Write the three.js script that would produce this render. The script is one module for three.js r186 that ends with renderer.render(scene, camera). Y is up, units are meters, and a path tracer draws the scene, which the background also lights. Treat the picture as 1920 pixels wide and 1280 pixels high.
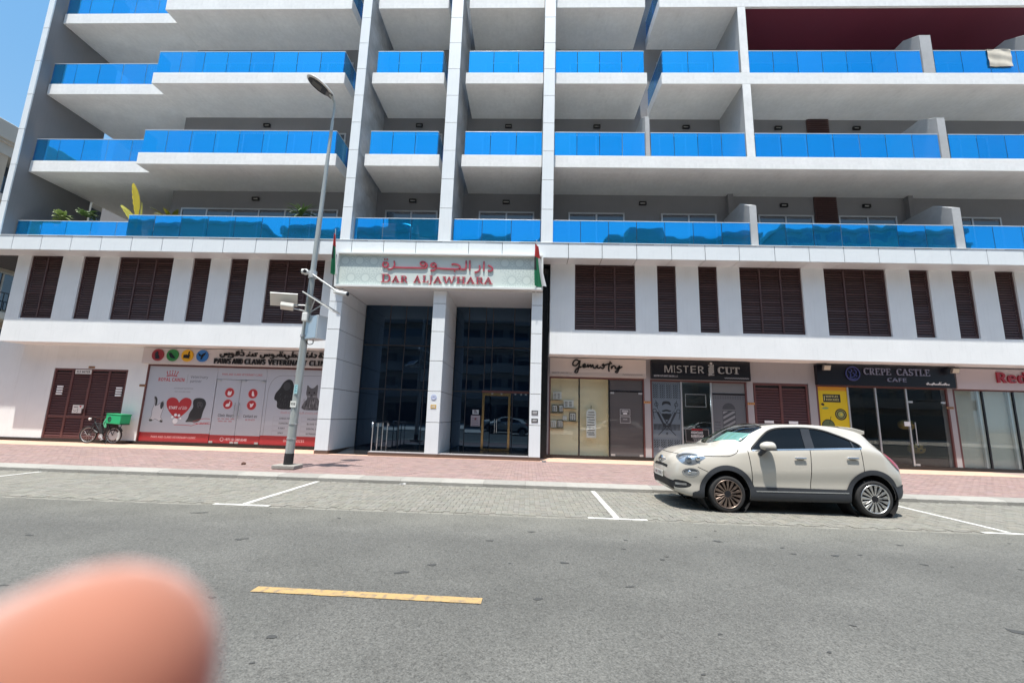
import * as THREE from 'three';
import { mergeGeometries, mergeVertices } from 'three/addons/utils/BufferGeometryUtils.js';
import { RoundedBoxGeometry } from 'three/addons/geometries/RoundedBoxGeometry.js';
import { TextGeometry } from 'three/addons/geometries/TextGeometry.js';
import { FontLoader } from 'three/addons/loaders/FontLoader.js';
import { MarchingCubes } from 'three/addons/objects/MarchingCubes.js';

// ------------------------------------------------------------------ camera, sky, sun, exposure
const scene = new THREE.Scene();
const renderer = new THREE.WebGLRenderer({ antialias: true });
renderer.toneMapping = THREE.LinearToneMapping;
renderer.toneMappingExposure = 1.58;
renderer.shadowMap.enabled = true;

const camera = new THREE.PerspectiveCamera(2 * Math.atan(640 / 822) * 180 / Math.PI, 1024 / 682, 0.006, 600);
camera.position.set(0, 1.6, 0);
camera.quaternion.setFromRotationMatrix(new THREE.Matrix4().makeBasis(
  new THREE.Vector3(0.99906, 0.028853, -0.032345), new THREE.Vector3(-0.022937, 0.985123, 0.170310), new THREE.Vector3(0.036778, -0.169408, 0.984859)));
camera.focus = 16; camera.userData.fStop = 5.0;

const SUN = new THREE.Vector3(-0.075, 1, 0.262).normalize();
{ // clear summer sky: deep blue overhead, paler towards the horizon and round the sun
  const W = 512, H = 256, d = new Float32Array(W * H * 4), v = new THREE.Vector3();
  for (let j = 0; j < H; j++) for (let i = 0; i < W; i++) {
    const el = ((j + 0.5) / H - 0.5) * Math.PI, az = ((i + 0.5) / W - 0.5) * 2 * Math.PI;
    v.set(Math.cos(el) * Math.cos(az), Math.sin(el), Math.cos(el) * Math.sin(az));
    const h = Math.pow(1 - Math.max(0, v.y), 2.6), c = Math.max(0, v.dot(SUN)), g = 0.75 * Math.pow(c, 5) + 0.9 * Math.pow(c, 40);
    const k = (j * W + i) * 4;
    d[k] = 0.085 + 0.30 * h + g; d[k + 1] = 0.262 + 0.27 * h + g * 1.0; d[k + 2] = 0.52 + 0.13 * h + g * 0.98; d[k + 3] = 1;
    if (el < 0) { d[k] = 0.32; d[k + 1] = 0.30; d[k + 2] = 0.28; }
  }
  const t = new THREE.DataTexture(d, W, H, THREE.RGBAFormat, THREE.FloatType);
  t.mapping = THREE.EquirectangularReflectionMapping; t.magFilter = t.minFilter = THREE.LinearFilter; t.needsUpdate = true;
  scene.background = t; scene.environment = t;
}
const sun = new THREE.DirectionalLight(new THREE.Color(1, 0.955, 0.88), 4.6);
sun.position.copy(SUN).multiplyScalar(80); sun.target.position.set(0, 0, -10); sun.position.add(sun.target.position);
sun.castShadow = true; sun.shadow.mapSize.set(4096, 4096); sun.shadow.radius = 1;
Object.assign(sun.shadow.camera, { left: -60, right: 60, top: 60, bottom: -60, near: 1, far: 220 });
scene.add(sun, sun.target);

// ------------------------------------------------------------------ helpers
let seed = 7; const rnd = () => { seed = (seed * 1664525 + 1013904223) >>> 0; return seed / 4294967296; };
const R = (a, b) => a + (b - a) * rnd();
const V = (x, y, z) => new THREE.Vector3(x, y, z);
const used = new Map();
function numbered(n) { const k = used.get(n) || 0; used.set(n, k + 1); return k ? n + '_' + String(k).padStart(3, '0') : n; }
const WP = new WeakMap();                       // world place of every group that only moves
function place(o, p, parent) {
  const w = parent && WP.get(parent) || V(0, 0, 0);
  o.position.set(p[0] - w.x, p[1] - w.y, p[2] - w.z); WP.set(o, V(p[0], p[1], p[2])); (parent || scene).add(o); return o;
}
function tag(o, label, category, group, kind) {
  if (label) o.userData.label = label; if (category) o.userData.category = category;
  if (group) o.userData.group = group; if (kind) o.userData.kind = kind; return o;
}
function thing(name, label, category, p, group) { const g = new THREE.Group(); g.name = numbered(name); place(g, p); return tag(g, label, category, group); }
function M(name, geo, mat, parent, p = [0, 0, 0]) {
  const m = new THREE.Mesh(geo, mat); m.name = parent ? name : numbered(name); m.castShadow = m.receiveShadow = true; return place(m, p, parent);
}
// texture coordinates in metres, by the dominant direction of each face
function metreUV(g0) {
  const g = g0.index ? g0.toNonIndexed() : g0, p = g.attributes.position, uv = new Float32Array(p.count * 2), a = V(), b = V(), c = V(), n = V();
  for (let i = 0; i < p.count; i += 3) {
    a.fromBufferAttribute(p, i); b.fromBufferAttribute(p, i + 1); c.fromBufferAttribute(p, i + 2);
    n.copy(b).sub(a).cross(c.clone().sub(a)); const x = Math.abs(n.x), y = Math.abs(n.y), z = Math.abs(n.z);
    [a, b, c].forEach((q, k) => { const s = y > x && y > z ? [q.x, q.z] : x > z ? [q.z, q.y] : [q.x, q.y]; uv[(i + k) * 2] = s[0]; uv[(i + k) * 2 + 1] = s[1]; });
  }
  g.setAttribute('uv', new THREE.BufferAttribute(uv, 2)); return g;
}
const boxCache = new Map();
function boxGeo(w, h, d, bevel = 0) {
  const k = [w, h, d].map((x) => x.toFixed(3)).join() + bevel;
  if (!boxCache.has(k)) boxCache.set(k, metreUV(bevel && Math.min(w, h, d) > bevel * 2.2 ? new RoundedBoxGeometry(w, h, d, 1, bevel) : new THREE.BoxGeometry(w, h, d)));
  return boxCache.get(k);
}
function B(name, mat, x0, x1, y0, y1, z0, z1, parent, bevel = 0) {
  return M(name, boxGeo(Math.abs(x1 - x0), Math.abs(y1 - y0), Math.abs(z1 - z0), bevel), mat, parent, [(x0 + x1) / 2, (y0 + y1) / 2, (z0 + z1) / 2]);
}
const bg = (x0, x1, y0, y1, z0, z1, bevel = 0) => boxGeo(Math.abs(x1 - x0), Math.abs(y1 - y0), Math.abs(z1 - z0), bevel).clone().translate((x0 + x1) / 2, (y0 + y1) / 2, (z0 + z1) / 2);
const clean = (g) => { const n = g.index ? g.toNonIndexed() : g; for (const k of Object.keys(n.attributes)) if (!['position', 'normal', 'uv'].includes(k)) n.deleteAttribute(k); return n; };
const merge = (list) => mergeGeometries(list.map(clean));
// a tube along points
const tube = (pts, r, seg = 6, n = 0) => new THREE.TubeGeometry(new THREE.CatmullRomCurve3(pts.map((q) => V(...q)), false, 'centripetal'), n || Math.max(6, pts.length * 4), r, seg, false);
function rod(a, b, r, seg = 8, r2 = r) {       // straight round bar from a to b
  const A = V(...a), D = V(...b).sub(A), g = new THREE.CylinderGeometry(r2, r, D.length(), seg);
  g.applyQuaternion(new THREE.Quaternion().setFromUnitVectors(V(0, 1, 0), D.clone().normalize())); g.translate(A.x + D.x / 2, A.y + D.y / 2, A.z + D.z / 2); return g;
}
// tileable noise
function lattice(n, s) { let q = s >>> 0; const a = new Float32Array(n * n); for (let i = 0; i < n * n; i++) { q = (q * 1664525 + 1013904223) >>> 0; a[i] = q / 4294967296; } return a; }
function vnoise(L, n, x, y) {
  const xi = Math.floor(x), yi = Math.floor(y), f = x - xi, g = y - yi, u = f * f * (3 - 2 * f), w = g * g * (3 - 2 * g), m = (i, j) => L[((j % n + n) % n) * n + ((i % n + n) % n)];
  return (m(xi, yi) * (1 - u) + m(xi + 1, yi) * u) * (1 - w) + (m(xi, yi + 1) * (1 - u) + m(xi + 1, yi + 1) * u) * w;
}
const LS = [4, 8, 16, 32, 64, 128, 256].map((n, i) => lattice(n, 91 + i * 17));
const fbm = (u, v, from, to) => { let s = 0, a = 1, t = 0; for (let o = from; o <= to; o++) { const n = 4 << o; s += a * vnoise(LS[o], n, u * n, v * n); t += a; a *= 0.55; } return s / t; };
function tex(size, metres, f, srgb) {           // f(u, v) -> [r, g, b] or a number, linear
  const d = new Uint8Array(size * size * 4);
  for (let j = 0; j < size; j++) for (let i = 0; i < size; i++) {
    let c = f((i + 0.5) / size, (j + 0.5) / size); if (typeof c === 'number') c = [c, c, c];
    for (let k = 0; k < 3; k++) { let x = Math.min(1, Math.max(0, c[k])); if (srgb) x = x <= 0.0031308 ? x * 12.92 : 1.055 * Math.pow(x, 1 / 2.4) - 0.055; d[(j * size + i) * 4 + k] = x * 255; }
    d[(j * size + i) * 4 + 3] = 255;
  }
  const t = new THREE.DataTexture(d, size, size); t.wrapS = t.wrapT = THREE.RepeatWrapping; t.magFilter = THREE.LinearFilter; t.minFilter = THREE.LinearFilter;
  t.repeat.set(1 / metres, 1 / metres); if (srgb) t.colorSpace = THREE.SRGBColorSpace; t.needsUpdate = true; return t;
}
const lin = (r, g, b) => new THREE.Color().setRGB(r, g, b);
const std = (r, g, b, rough = 0.8, o = {}) => new THREE.MeshStandardMaterial({ color: lin(r, g, b), roughness: rough, ...o });
const phys = (r, g, b, rough, o = {}) => new THREE.MeshPhysicalMaterial({ color: lin(r, g, b), roughness: rough, ...o });

// ------------------------------------------------------------------ materials
const T = {
  plaster: tex(512, 4.3, (u, v) => { const st = Math.max(0, vnoise(LS[5], 128, u * 128, v * 4) * 0.6 + vnoise(LS[4], 64, u * 64, v * 4) * 0.4 - 0.56); return 0.87 + 0.13 * fbm(u, v, 0, 4) - 0.10 * st; }, true),
  plasterBump: tex(512, 1.1, (u, v) => fbm(u, v, 4, 6)),
  concrete: tex(512, 3.1, (u, v) => { const a = fbm(u, v, 0, 3), b = fbm(u, v, 3, 6); const st = Math.max(0, vnoise(LS[5], 128, u * 128, v * 4) - 0.6); return 0.78 + 0.16 * a + 0.10 * b - 0.07 * st; }, true),
  mottle: tex(512, 2.7, (u, v) => { const a = fbm(u, v, 1, 5); return 0.62 + 0.55 * (a - 0.25); }, true),
  asphalt: tex(1024, 1.9, (u, v) => {
    const a = vnoise(LS[6], 256, u * 256, v * 256), b = vnoise(LS[5], 128, u * 128 + 3.3, v * 128), c = fbm(u, v, 0, 3);
    const s = a * 0.6 + b * 0.4, st = s > 0.7 ? 1.35 : s < 0.28 ? 0.62 : 0.80 + (s - 0.28) * 0.9; return [0.52, 0.515, 0.50].map((x) => x * st * (0.85 + 0.3 * c));
  }, true),
  wave: tex(128, 2.6, (u, v) => fbm(u, v, 0, 1)),
  worn: tex(512, 1.4, (u, v) => { const n = fbm(u, v, 3, 6), w = Math.min(1, Math.max(0, (n - 0.22) * 3.2)); return [0.55 + 0.45 * w, 0.62 + 0.38 * w, 1.0]; }, true),
  asphaltBump: tex(1024, 1.9, (u, v) => vnoise(LS[6], 256, u * 256, v * 256) * 0.6 + vnoise(LS[5], 128, u * 128 + 3.3, v * 128) * 0.4),
  grit: tex(256, 0.5, (u, v) => 0.72 + 0.5 * (fbm(u, v, 3, 6) - 0.22), true),
};
const M_ = {
  white: std(0.85, 0.87, 0.87, 0.75, { map: T.plaster, bumpMap: T.plasterBump, bumpScale: 0.0025 }),
  panel: phys(0.80, 0.835, 0.85, 0.42, { map: T.plaster, clearcoat: 0.15, clearcoatRoughness: 0.3 }),
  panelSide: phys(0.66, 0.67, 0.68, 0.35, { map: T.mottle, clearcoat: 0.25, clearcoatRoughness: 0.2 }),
  joint: std(0.05, 0.05, 0.055, 0.9),
  slab: std(0.88, 0.88, 0.865, 0.8, { map: T.concrete, bumpMap: T.plasterBump, bumpScale: 0.003 }),
  grey: std(0.25, 0.25, 0.26, 0.85, { map: T.plaster, bumpMap: T.plasterBump, bumpScale: 0.003 }),
  greyLight: std(0.42, 0.43, 0.44, 0.85, { map: T.plaster }),
  partyGrey: std(0.46, 0.465, 0.47, 0.85, { map: T.concrete }),
  maroon: std(0.125, 0.012, 0.032, 0.7, { map: T.plaster }),
  mauve: std(0.40, 0.38, 0.385, 0.8, { map: T.plaster }),
  browns: [0.8, 0.95, 1.1, 1.3].map((k) => std(0.085 * k, 0.045 * k, 0.043 * k, 0.45)),
  brown: std(0.085, 0.045, 0.043, 0.45),
  brownRed: std(0.125, 0.046, 0.042, 0.5),
  dark: std(0.012, 0.012, 0.013, 0.8),
  plinth: phys(0.012, 0.012, 0.013, 0.18),
  granite: phys(0.03, 0.03, 0.032, 0.12, { map: T.grit }),
  graniteEdge: std(0.16, 0.10, 0.075, 0.5, { map: T.grit }),
  blueGlass: [0.66, 0.70, 0.74, 0.77].map((o, i) => phys(0.02 + 0.006 * i, 0.51 + 0.014 * (i % 3), 1.0, 0.02, { metalness: 0.9, transparent: true, opacity: o, bumpMap: T.wave, bumpScale: 0.004 })),
  capRail: std(0.72, 0.73, 0.74, 0.3, { metalness: 0.4 }),
  alu: std(0.55, 0.56, 0.57, 0.35, { metalness: 0.7 }),
  chrome: std(0.75, 0.75, 0.76, 0.12, { metalness: 1 }),
  gold: std(0.42, 0.30, 0.15, 0.2, { metalness: 1 }),
  darkGlass: phys(0.010, 0.014, 0.020, 0.02, { ior: 1.75 }),
  entryGlass: phys(0.004, 0.008, 0.016, 0.015, { ior: 1.95, specularColor: lin(0.45, 0.7, 1.0) }),
  windowGlass: phys(0.03, 0.05, 0.075, 0.03, { ior: 1.9 }),
  clear: phys(0.93, 0.96, 0.95, 0.01, { transmission: 1, thickness: 0, ior: 1.52 }),
  black: std(0.015, 0.015, 0.016, 0.6),
  blackGloss: phys(0.012, 0.012, 0.016, 0.25),
  lampWhite: std(0.7, 0.7, 0.68, 0.4),
  orange: std(0.55, 0.26, 0.08, 0.5),
  paper: std(0.8, 0.8, 0.8, 0.7),
  kerb: std(0.33, 0.315, 0.285, 0.9, { map: T.concrete, bumpMap: T.plasterBump, bumpScale: 0.006 }),
  peach: std(0.66, 0.425, 0.315, 0.9, { map: T.grit }),
  pink: std(0.295, 0.205, 0.187, 0.9, { map: T.grit }),
  paver: std(0.222, 0.211, 0.18, 0.92, { map: T.grit }),
  bed: std(0.19, 0.18, 0.155, 1, { map: T.concrete }),
  bedPink: std(0.36, 0.28, 0.25, 1, { map: T.concrete }),
};
// ------------------------------------------------------------------ the setting: ground, road, bays, kerb, pavement
{
  const S = (o) => tag(o, null, null, null, 'structure');
  const g = new THREE.PlaneGeometry(700, 700, 1, 1).rotateX(-Math.PI / 2); S(M('ground', metreUV(g), std(0.30, 0.27, 0.22, 1, { map: T.concrete }), null, [0, -0.10, 0]));
  // asphalt carriageway, with worn lanes in its own colour
  const rg = new THREE.PlaneGeometry(110, 14.75, 440, 74).rotateX(-Math.PI / 2), p = rg.attributes.position, col = new Float32Array(p.count * 3);
  for (let i = 0; i < p.count; i++) {
    const x = p.getX(i), z = p.getZ(i) - 0.375, n = fbm(x / 17 + 5, z / 17 + 5, 0, 3), m = fbm(x / 60 + 3, z / 6 + 3, 0, 2), near = THREE.MathUtils.smoothstep(-z, 6.1, 7.7);
    const c = 0.74 + 0.42 * n + 0.26 * (m - 0.5) + 0.30 * near; col[i * 3] = c; col[i * 3 + 1] = c * (1 - 0.01 * near); col[i * 3 + 2] = c * (1 - 0.06 * near);
  }
  rg.setAttribute('color', new THREE.BufferAttribute(col, 3));
  const uv = rg.attributes.uv; for (let i = 0; i < p.count; i++) uv.setXY(i, p.getX(i), p.getZ(i));
  const road = S(M('road', rg, std(0.212, 0.209, 0.196, 0.93, { map: T.asphalt, bumpMap: T.asphaltBump, bumpScale: 0.006, vertexColors: true }), null, [0, -0.05, -0.375]));
  // dark oil spots and scuffs lying on the asphalt
  const spots = [];
  for (let k = 0; k < 90; k++) {
    const x = R(-11, 13), z = -Math.pow(rnd(), 0.7) * 7 - 0.6, r = R(0.012, 0.036) * (rnd() < 0.15 ? 1.6 : 1), n = 9, sh = new THREE.Shape();
    for (let i = 0; i < n; i++) { const a = i / n * 6.283, q = r * R(0.5, 1.1); sh[i ? 'lineTo' : 'moveTo'](Math.cos(a) * q * 1.9, Math.sin(a) * q); }
    spots.push(new THREE.ShapeGeometry(sh).rotateX(-Math.PI / 2).rotateY(R(-0.4, 0.4)).translate(x, -0.0465 + 0.0001 * k / 9, z));
  }
  tag(M('oil_spot', merge(spots), std(0.05, 0.05, 0.048, 0.85), road, [0, 0, 0]), null, null, null, 'stuff');
  // painted marks
  const paint = std(0.60, 0.59, 0.55, 0.85, { map: T.grit }), yellow = std(0.40, 0.265, 0.11, 0.85, { map: T.worn });
  const rag = (w, d, x, z, rot = 0) => { const s = new THREE.Shape(), n = Math.ceil(Math.max(w, d) * 14); const pts = [];
    for (let i = 0; i <= n; i++) pts.push([-w / 2 + w * i / n, -d / 2 + R(-1, 1) * 0.0025]); for (let i = n; i >= 0; i--) pts.push([-w / 2 + w * i / n, d / 2 + R(-1, 1) * 0.0025]);
    pts.forEach((q, i) => s[i ? 'lineTo' : 'moveTo'](...q)); return metreUV(new THREE.ShapeGeometry(s).rotateX(-Math.PI / 2).rotateY(rot)).translate(x, 0, z); };
  const mark = (geo, mat, label) => { const o = M('road_marking', geo, mat, null, [0, -0.044, 0]); return tag(o, label, 'road marking', null, 'structure'); };
  mark(rag(2.13, 0.125, -1.43, -4.31, -0.02), yellow, 'worn yellow dash painted on the asphalt in the middle of the road');
  const bays = [[-18.3, 'white line between parking bays in front of the blank wall at the far left'], [-11.8, 'white line between parking bays near the bicycle'], [-4.93, 'white parking bay line with crossbar beside the street lamp'], [1.58, 'white parking bay line with crossbar ahead of the parked car'], [8.02, 'white parking bay line with crossbar behind the parked car']];
  for (const [x, l] of bays) mark(merge([rag(2.75, 0.10, x, -9.32, Math.PI / 2), rag(1.0, 0.10, x, -7.86)]), paint, l);

  // parking bays of herringbone concrete pavers
  const bay = S(B('parking_bay', M_.bed, -40, 40, -0.09, -0.060, -10.82, -7.75));
  const pv = metreUV(new RoundedBoxGeometry(0.194, 0.05, 0.094, 1, 0.004));
  const tones = [0.86, 0.95, 1.04, 1.14].map((k) => { const m = M_.paver.clone(); m.color.multiplyScalar(k); return m; });
  for (let k = 0; k < 130; k++) { const x = -13 + k * 0.2; M('paver', pv, tones[(rnd() * 4) | 0], bay, [x + 0.1, -0.075 + R(-0.002, 0.002), -7.80]); }
  const spotsM = [], mt = new THREE.Matrix4(), q = new THREE.Quaternion(), sc = V(1, 1, 1);
  for (let i = -240; i < 165; i++) for (let j = 0; j < 28; j++) {   // 90 degree herringbone on a 0.1 m grid
    const d = (((i - j) % 4) + 4) % 4; if (d !== 0 && d !== 3) continue;
    const turn = d === 3, x = i * 0.1 + (turn ? 0.05 : 0.1), z = -7.90 - j * 0.1 - (turn ? 0.1 : 0.05);
    q.setFromEuler(new THREE.Euler(R(-0.006, 0.006), turn ? Math.PI / 2 : 0, R(-0.006, 0.006))); spotsM.push(mt.compose(V(x, -0.075 + R(-0.0025, 0.0025), z), q, sc).clone());
  }
  const inst = (name, geo, mat, list, parent, lo, hi, warm = 0) => {
    const im = new THREE.InstancedMesh(geo, mat, list.length); im.name = name; im.castShadow = im.receiveShadow = true; const c = new THREE.Color();
    list.forEach((m, i) => { im.setMatrixAt(i, m); const k = R(lo, hi); c.setRGB(k * (1 + warm * R(-1, 1)), k, k * (1 - warm * R(-1, 1))); im.setColorAt(i, c); });
    const w = WP.get(parent); im.position.set(-w.x, -w.y, -w.z); parent.add(im); tag(im, null, null, null, 'stuff'); return im;
  };
  inst('paver', pv, M_.paver, spotsM, bay, 0.9, 1.12, 0.03);

  // kerb of separate stones
  const kerb = S(B('kerb', M_.bed, -40, 40, -0.09, 0.0, -11.20, -10.88));
  const kp = new THREE.Shape(); kp.moveTo(0, -0.08); kp.lineTo(0, 0.01); kp.lineTo(-0.06, 0.042); kp.lineTo(-0.42, 0.05); kp.lineTo(-0.42, -0.08);
  const kg = [0.99, 0.985, 0.994].map((l) => metreUV(new THREE.ExtrudeGeometry(kp, { depth: l, bevelEnabled: true, bevelSize: 0.006, bevelThickness: 0.006, bevelSegments: 1 }).rotateY(-Math.PI / 2)));
  const kt = [0.9, 1, 1.1].map((k) => { const m = M_.kerb.clone(); m.color.multiplyScalar(k); return m; });
  for (let k = 0; k < 52; k++) M('kerb_stone', kg[k % 3], kt[(rnd() * 3) | 0], kerb, [-27 + k, R(-0.003, 0.003), -10.83]);

  // pavement: pink blocks, then a band of peach tiles along the buildings
  const pave = S(B('pavement', M_.bedPink, -40, 40, -0.09, 0.018, -18.4, -11.27));
  const pk = metreUV(new RoundedBoxGeometry(0.195, 0.04, 0.095, 1, 0.004)), pinks = [0.9, 1, 1.1].map((k) => { const m = M_.pink.clone(); m.color.multiplyScalar(k); return m; });
  for (let k = 0; k < 130; k++) M('paving_block', pk, pinks[(rnd() * 3) | 0], pave, [-15 + k * 0.2, 0.012 + R(-0.002, 0.002), -11.31]);
  const pl = []; q.identity();
  for (let r = 0; r < 51; r++) for (let k = 0; k < 215; k++) { pl.push(mt.compose(V(-25 + k * 0.2 + (r % 2) * 0.1, 0.012 + R(-0.0025, 0.0025), -11.41 - r * 0.1), q, sc).clone()); }
  inst('paving_block', pk, M_.pink, pl, pave, 0.86, 1.16, 0.05);
  const tl = metreUV(new RoundedBoxGeometry(0.397, 0.04, 0.397, 1, 0.003)), ts = [];
  for (let r = 0; r < 4; r++) for (let k = 0; k < 108; k++) ts.push(mt.compose(V(-25 + k * 0.4, 0.013 + R(-0.001, 0.001), -16.72 - r * 0.4), q, sc).clone());
  inst('paving_tile', tl, M_.peach, ts, pave, 0.95, 1.05, 0.015);
  // the road's other side, behind the camera
  S(B('far_pavement', std(0.58, 0.52, 0.45, 0.9, { map: T.concrete }), -60, 60, -0.09, 0.06, 7.0, 60));
}
// ------------------------------------------------------------------ the apartment building
const font = {}; for (const [k, f] of [['sans', 'droid_sans_bold'], ['sansR', 'droid_sans_regular'], ['serif', 'droid_serif_bold'], ['serifR', 'droid_serif_regular']]) font[k] = await new FontLoader().loadAsync('fonts/droid/' + f + '.typeface.json');
// raised lettering fitted to x0..x1 and a cap height
function letters(str, f, x0, x1, y0, y1, z, depth) {
  const g = new TextGeometry(str, { font: font[f], size: 1, depth: 1, curveSegments: 4, bevelEnabled: false }); g.computeBoundingBox(); const b = g.boundingBox;
  g.translate(-b.min.x, -b.min.y, 0).scale((x1 - x0) / (b.max.x - b.min.x), (y1 - y0) / (b.max.y - b.min.y), depth).translate(x0, y0, z); return clean(g);
}
// a pen stroke: flat ribbon with round ends, given thickness
function stroke(pts, w, z, depth, open = true) {
  const c = new THREE.CatmullRomCurve3(pts.map((p) => V(p[0], p[1], 0)), !open, 'centripetal'), n = Math.max(10, pts.length * 6), P = c.getPoints(n), L = [], Rr = [];
  for (let i = 0; i <= n; i++) { const t = P[Math.min(n, i + 1)].clone().sub(P[Math.max(0, i - 1)]).normalize(); L.push([P[i].x - t.y * w / 2, P[i].y + t.x * w / 2]); Rr.push([P[i].x + t.y * w / 2, P[i].y - t.x * w / 2]); }
  const s = [], quad = (a, b, c2, d, nx, ny, nz) => { for (const q of [a, b, c2, a, c2, d]) s.push(...q); };
  for (let i = 0; i < n; i++) {
    const f = (q, zz) => [q[0], q[1], zz]; quad(f(Rr[i], z + depth), f(Rr[i + 1], z + depth), f(L[i + 1], z + depth), f(L[i], z + depth));
    quad(f(L[i], z + depth), f(L[i + 1], z + depth), f(L[i + 1], z), f(L[i], z)); quad(f(Rr[i], z), f(Rr[i + 1], z), f(Rr[i + 1], z + depth), f(Rr[i], z + depth));
  }
  const f = (q, zz) => [q[0], q[1], zz]; quad(f(L[0], z + depth), f(L[0], z), f(Rr[0], z), f(Rr[0], z + depth)); quad(f(Rr[n], z + depth), f(Rr[n], z), f(L[n], z), f(L[n], z + depth));
  const g = new THREE.BufferGeometry(); g.setAttribute('position', new THREE.Float32BufferAttribute(s, 3)); g.computeVertexNormals(); g.setAttribute('uv', new THREE.Float32BufferAttribute(new Float32Array(s.length / 3 * 2), 2)); return g;
}

const bld = thing('apartment_building', 'white apartment building with blue glass balconies above a row of shops', 'building', [-1.5, 0.03, -17.35]);
const GT = 4.12, WZ = -17.35, SZ = -18.3;       // soffit height, upper wall plane, shop wall plane
// --- podium wall: band, piers between the shutters
const shutters = [[-21.52, -20.10, 2], [-19.18, -18.45, 1], [-17.58, -15.19, 3], [-14.32, -13.55, 1], [-12.68, -11.92, 1], [-11.05, -8.62, 3], [1.86, 4.31, 3], [5.20, 5.96, 1], [6.86, 7.62, 1], [8.51, 10.97, 3], [11.85, 14.28, 3], [15.20, 15.95, 1], [16.85, 17.61, 1], [18.51, 19.26, 1], [20.3, 22.7, 3]];
{
  const runs = [[-22.12, -7.7, shutters.slice(0, 6)], [0.86, 26, shutters.slice(6)]];
  for (const [a, b, list] of runs) {
    const w = [bg(a, b, GT, 5.115, WZ, SZ - 0.2)]; let x = a;
    for (const [s, e] of list) { w.push(bg(x, s, 5.115, 7.87, WZ, WZ - 0.4)); x = e; } w.push(bg(x, b, 5.115, 7.87, WZ, WZ - 0.4)); w.push(bg(a, b, 5.115, 7.87, WZ - 0.401, WZ - 0.6));
    M('wall', merge(w), M_.white, bld, [0, 0, 0]);
  }
}
const slatG = {}; let nslat = 0;
shutters.forEach(([a, b, n], k) => {
  const w = b - a, z = WZ - 0.07, fr = [bg(a, a + 0.05, 5.12, 7.86, z, z - 0.05), bg(b - 0.05, b, 5.12, 7.86, z, z - 0.05), bg(a + 0.05, b - 0.05, 5.12, 5.17, z, z - 0.05), bg(a + 0.05, b - 0.05, 7.81, 7.86, z, z - 0.05)];
  for (let i = 1; i < n; i++) fr.push(bg(a + w * i / n - 0.03, a + w * i / n + 0.03, 5.17, 7.81, z + 0.015, z - 0.05));
  const sh = M('shutter', merge(fr), M_.brown, bld, [0, 0, 0]); M('backing', bg(a, b, 5.12, 7.86, z - 0.12, z - 0.14), M_.dark, sh, [0, 0, 0]);
  const sg = boxGeo(w - 0.1, 0.085, 0.022).clone().rotateX(-0.5), all = [];
  for (let i = 0; i < 26; i++) { const y = 5.22 + i * 0.1015; if (k === 1 || k === 3 || k === 13 || k === 14) all.push(sg.clone().translate((a + b) / 2, y, z - 0.03)); else { const m = M('slat', sg, M_.browns[(rnd() * rnd() * 4) | 0], sh, [(a + b) / 2, y, z - 0.03]); m.rotation.x = R(-0.09, 0.09); nslat++; } }
  if (all.length) tag(M('slat', merge(all), M_.brown, sh, [0, 0, 0]), null, null, null, 'stuff');
});
// --- ground floor wall with its piers and the dark plinth
{
  const open = [[-20.52, -17.21, 3.12], [-16.36, -8.0, 3.4], [0.92, 4.83, 3.3], [5.08, 8.98, 3.28], [9.24, 11.46, 3.27], [11.76, 16.92, 3.24], [17.13, 21.2, 3.22]];
  const wallOf = (a, b, list, mat) => { const w = []; let x = a; for (const [s, e, h] of list) { w.push(bg(x, s, 0.03, GT, SZ, SZ - 0.3)); w.push(bg(s, e, h, GT, SZ, SZ - 0.3)); x = e; } if (b - x > 0.02) w.push(bg(x, b, 0.03, GT, SZ, SZ - 0.3)); M('wall', merge(w), mat, bld, [0, 0, 0]); };
  wallOf(-22.12, -7.92, open.slice(0, 2), M_.white); B('wall', M_.white, -25.5, -22.123, 0.03, 4.3, SZ, SZ - 0.3, bld); wallOf(0.56, 26, open.slice(2), M_.mauve);
  for (const [a, b] of [[-25.5, -20.55], [-20.55, -7.93], [0.8, 9.2], [9.2, 11.5], [11.5, 26]]) B('plinth', M_.plinth, a + 0.002, b - 0.002, 0.02, 0.155, SZ + 0.035, SZ - 0.05, bld);
  B('return_panel', M_.plinth, 0.56, 0.82, 0.03, 7.8, -17.62, -17.66, bld);
  B('gable_wall', M_.white, -22.12, -21.9, 0.03, 7.85, SZ - 0.31, -34, bld);
}
// --- the rest of the ground floor behind the shops: rear walls, first floor slab, entrance lobby
B('rear_wall', M_.white, -21.9, 26, 0.03, 8.2, -33.7, -34, bld); B('end_wall', M_.white, 25.7, 26, 0.03, 7.85, SZ - 0.31, -33.7, bld); B('floor_slab', M_.grey, -21.9, 26, 8.2, 8.45, -20.21, -34, bld);
B('partition', M_.grey, -7.9, -7.7, 0.03, 8.19, -19.21, -33.69, bld); B('partition', M_.grey, 0.92, 1.1, 0.03, 4.1, SZ - 0.72, -33.69, bld); B('partition', M_.grey, 0.7, 0.9, 0.03, 8.19, -19.26, -33.69, bld);
M('lobby', merge([bg(-7.69, 0.69, 0.03, 0.16, -19.52, -24), bg(-7.69, 0.69, 0.161, 6.6, -24, -24.2), bg(-7.69, 0.69, 6.6, 6.7, -19.22, -24)]), std(0.05, 0.055, 0.065, 0.5), bld, [0, 0, 0]);
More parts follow.
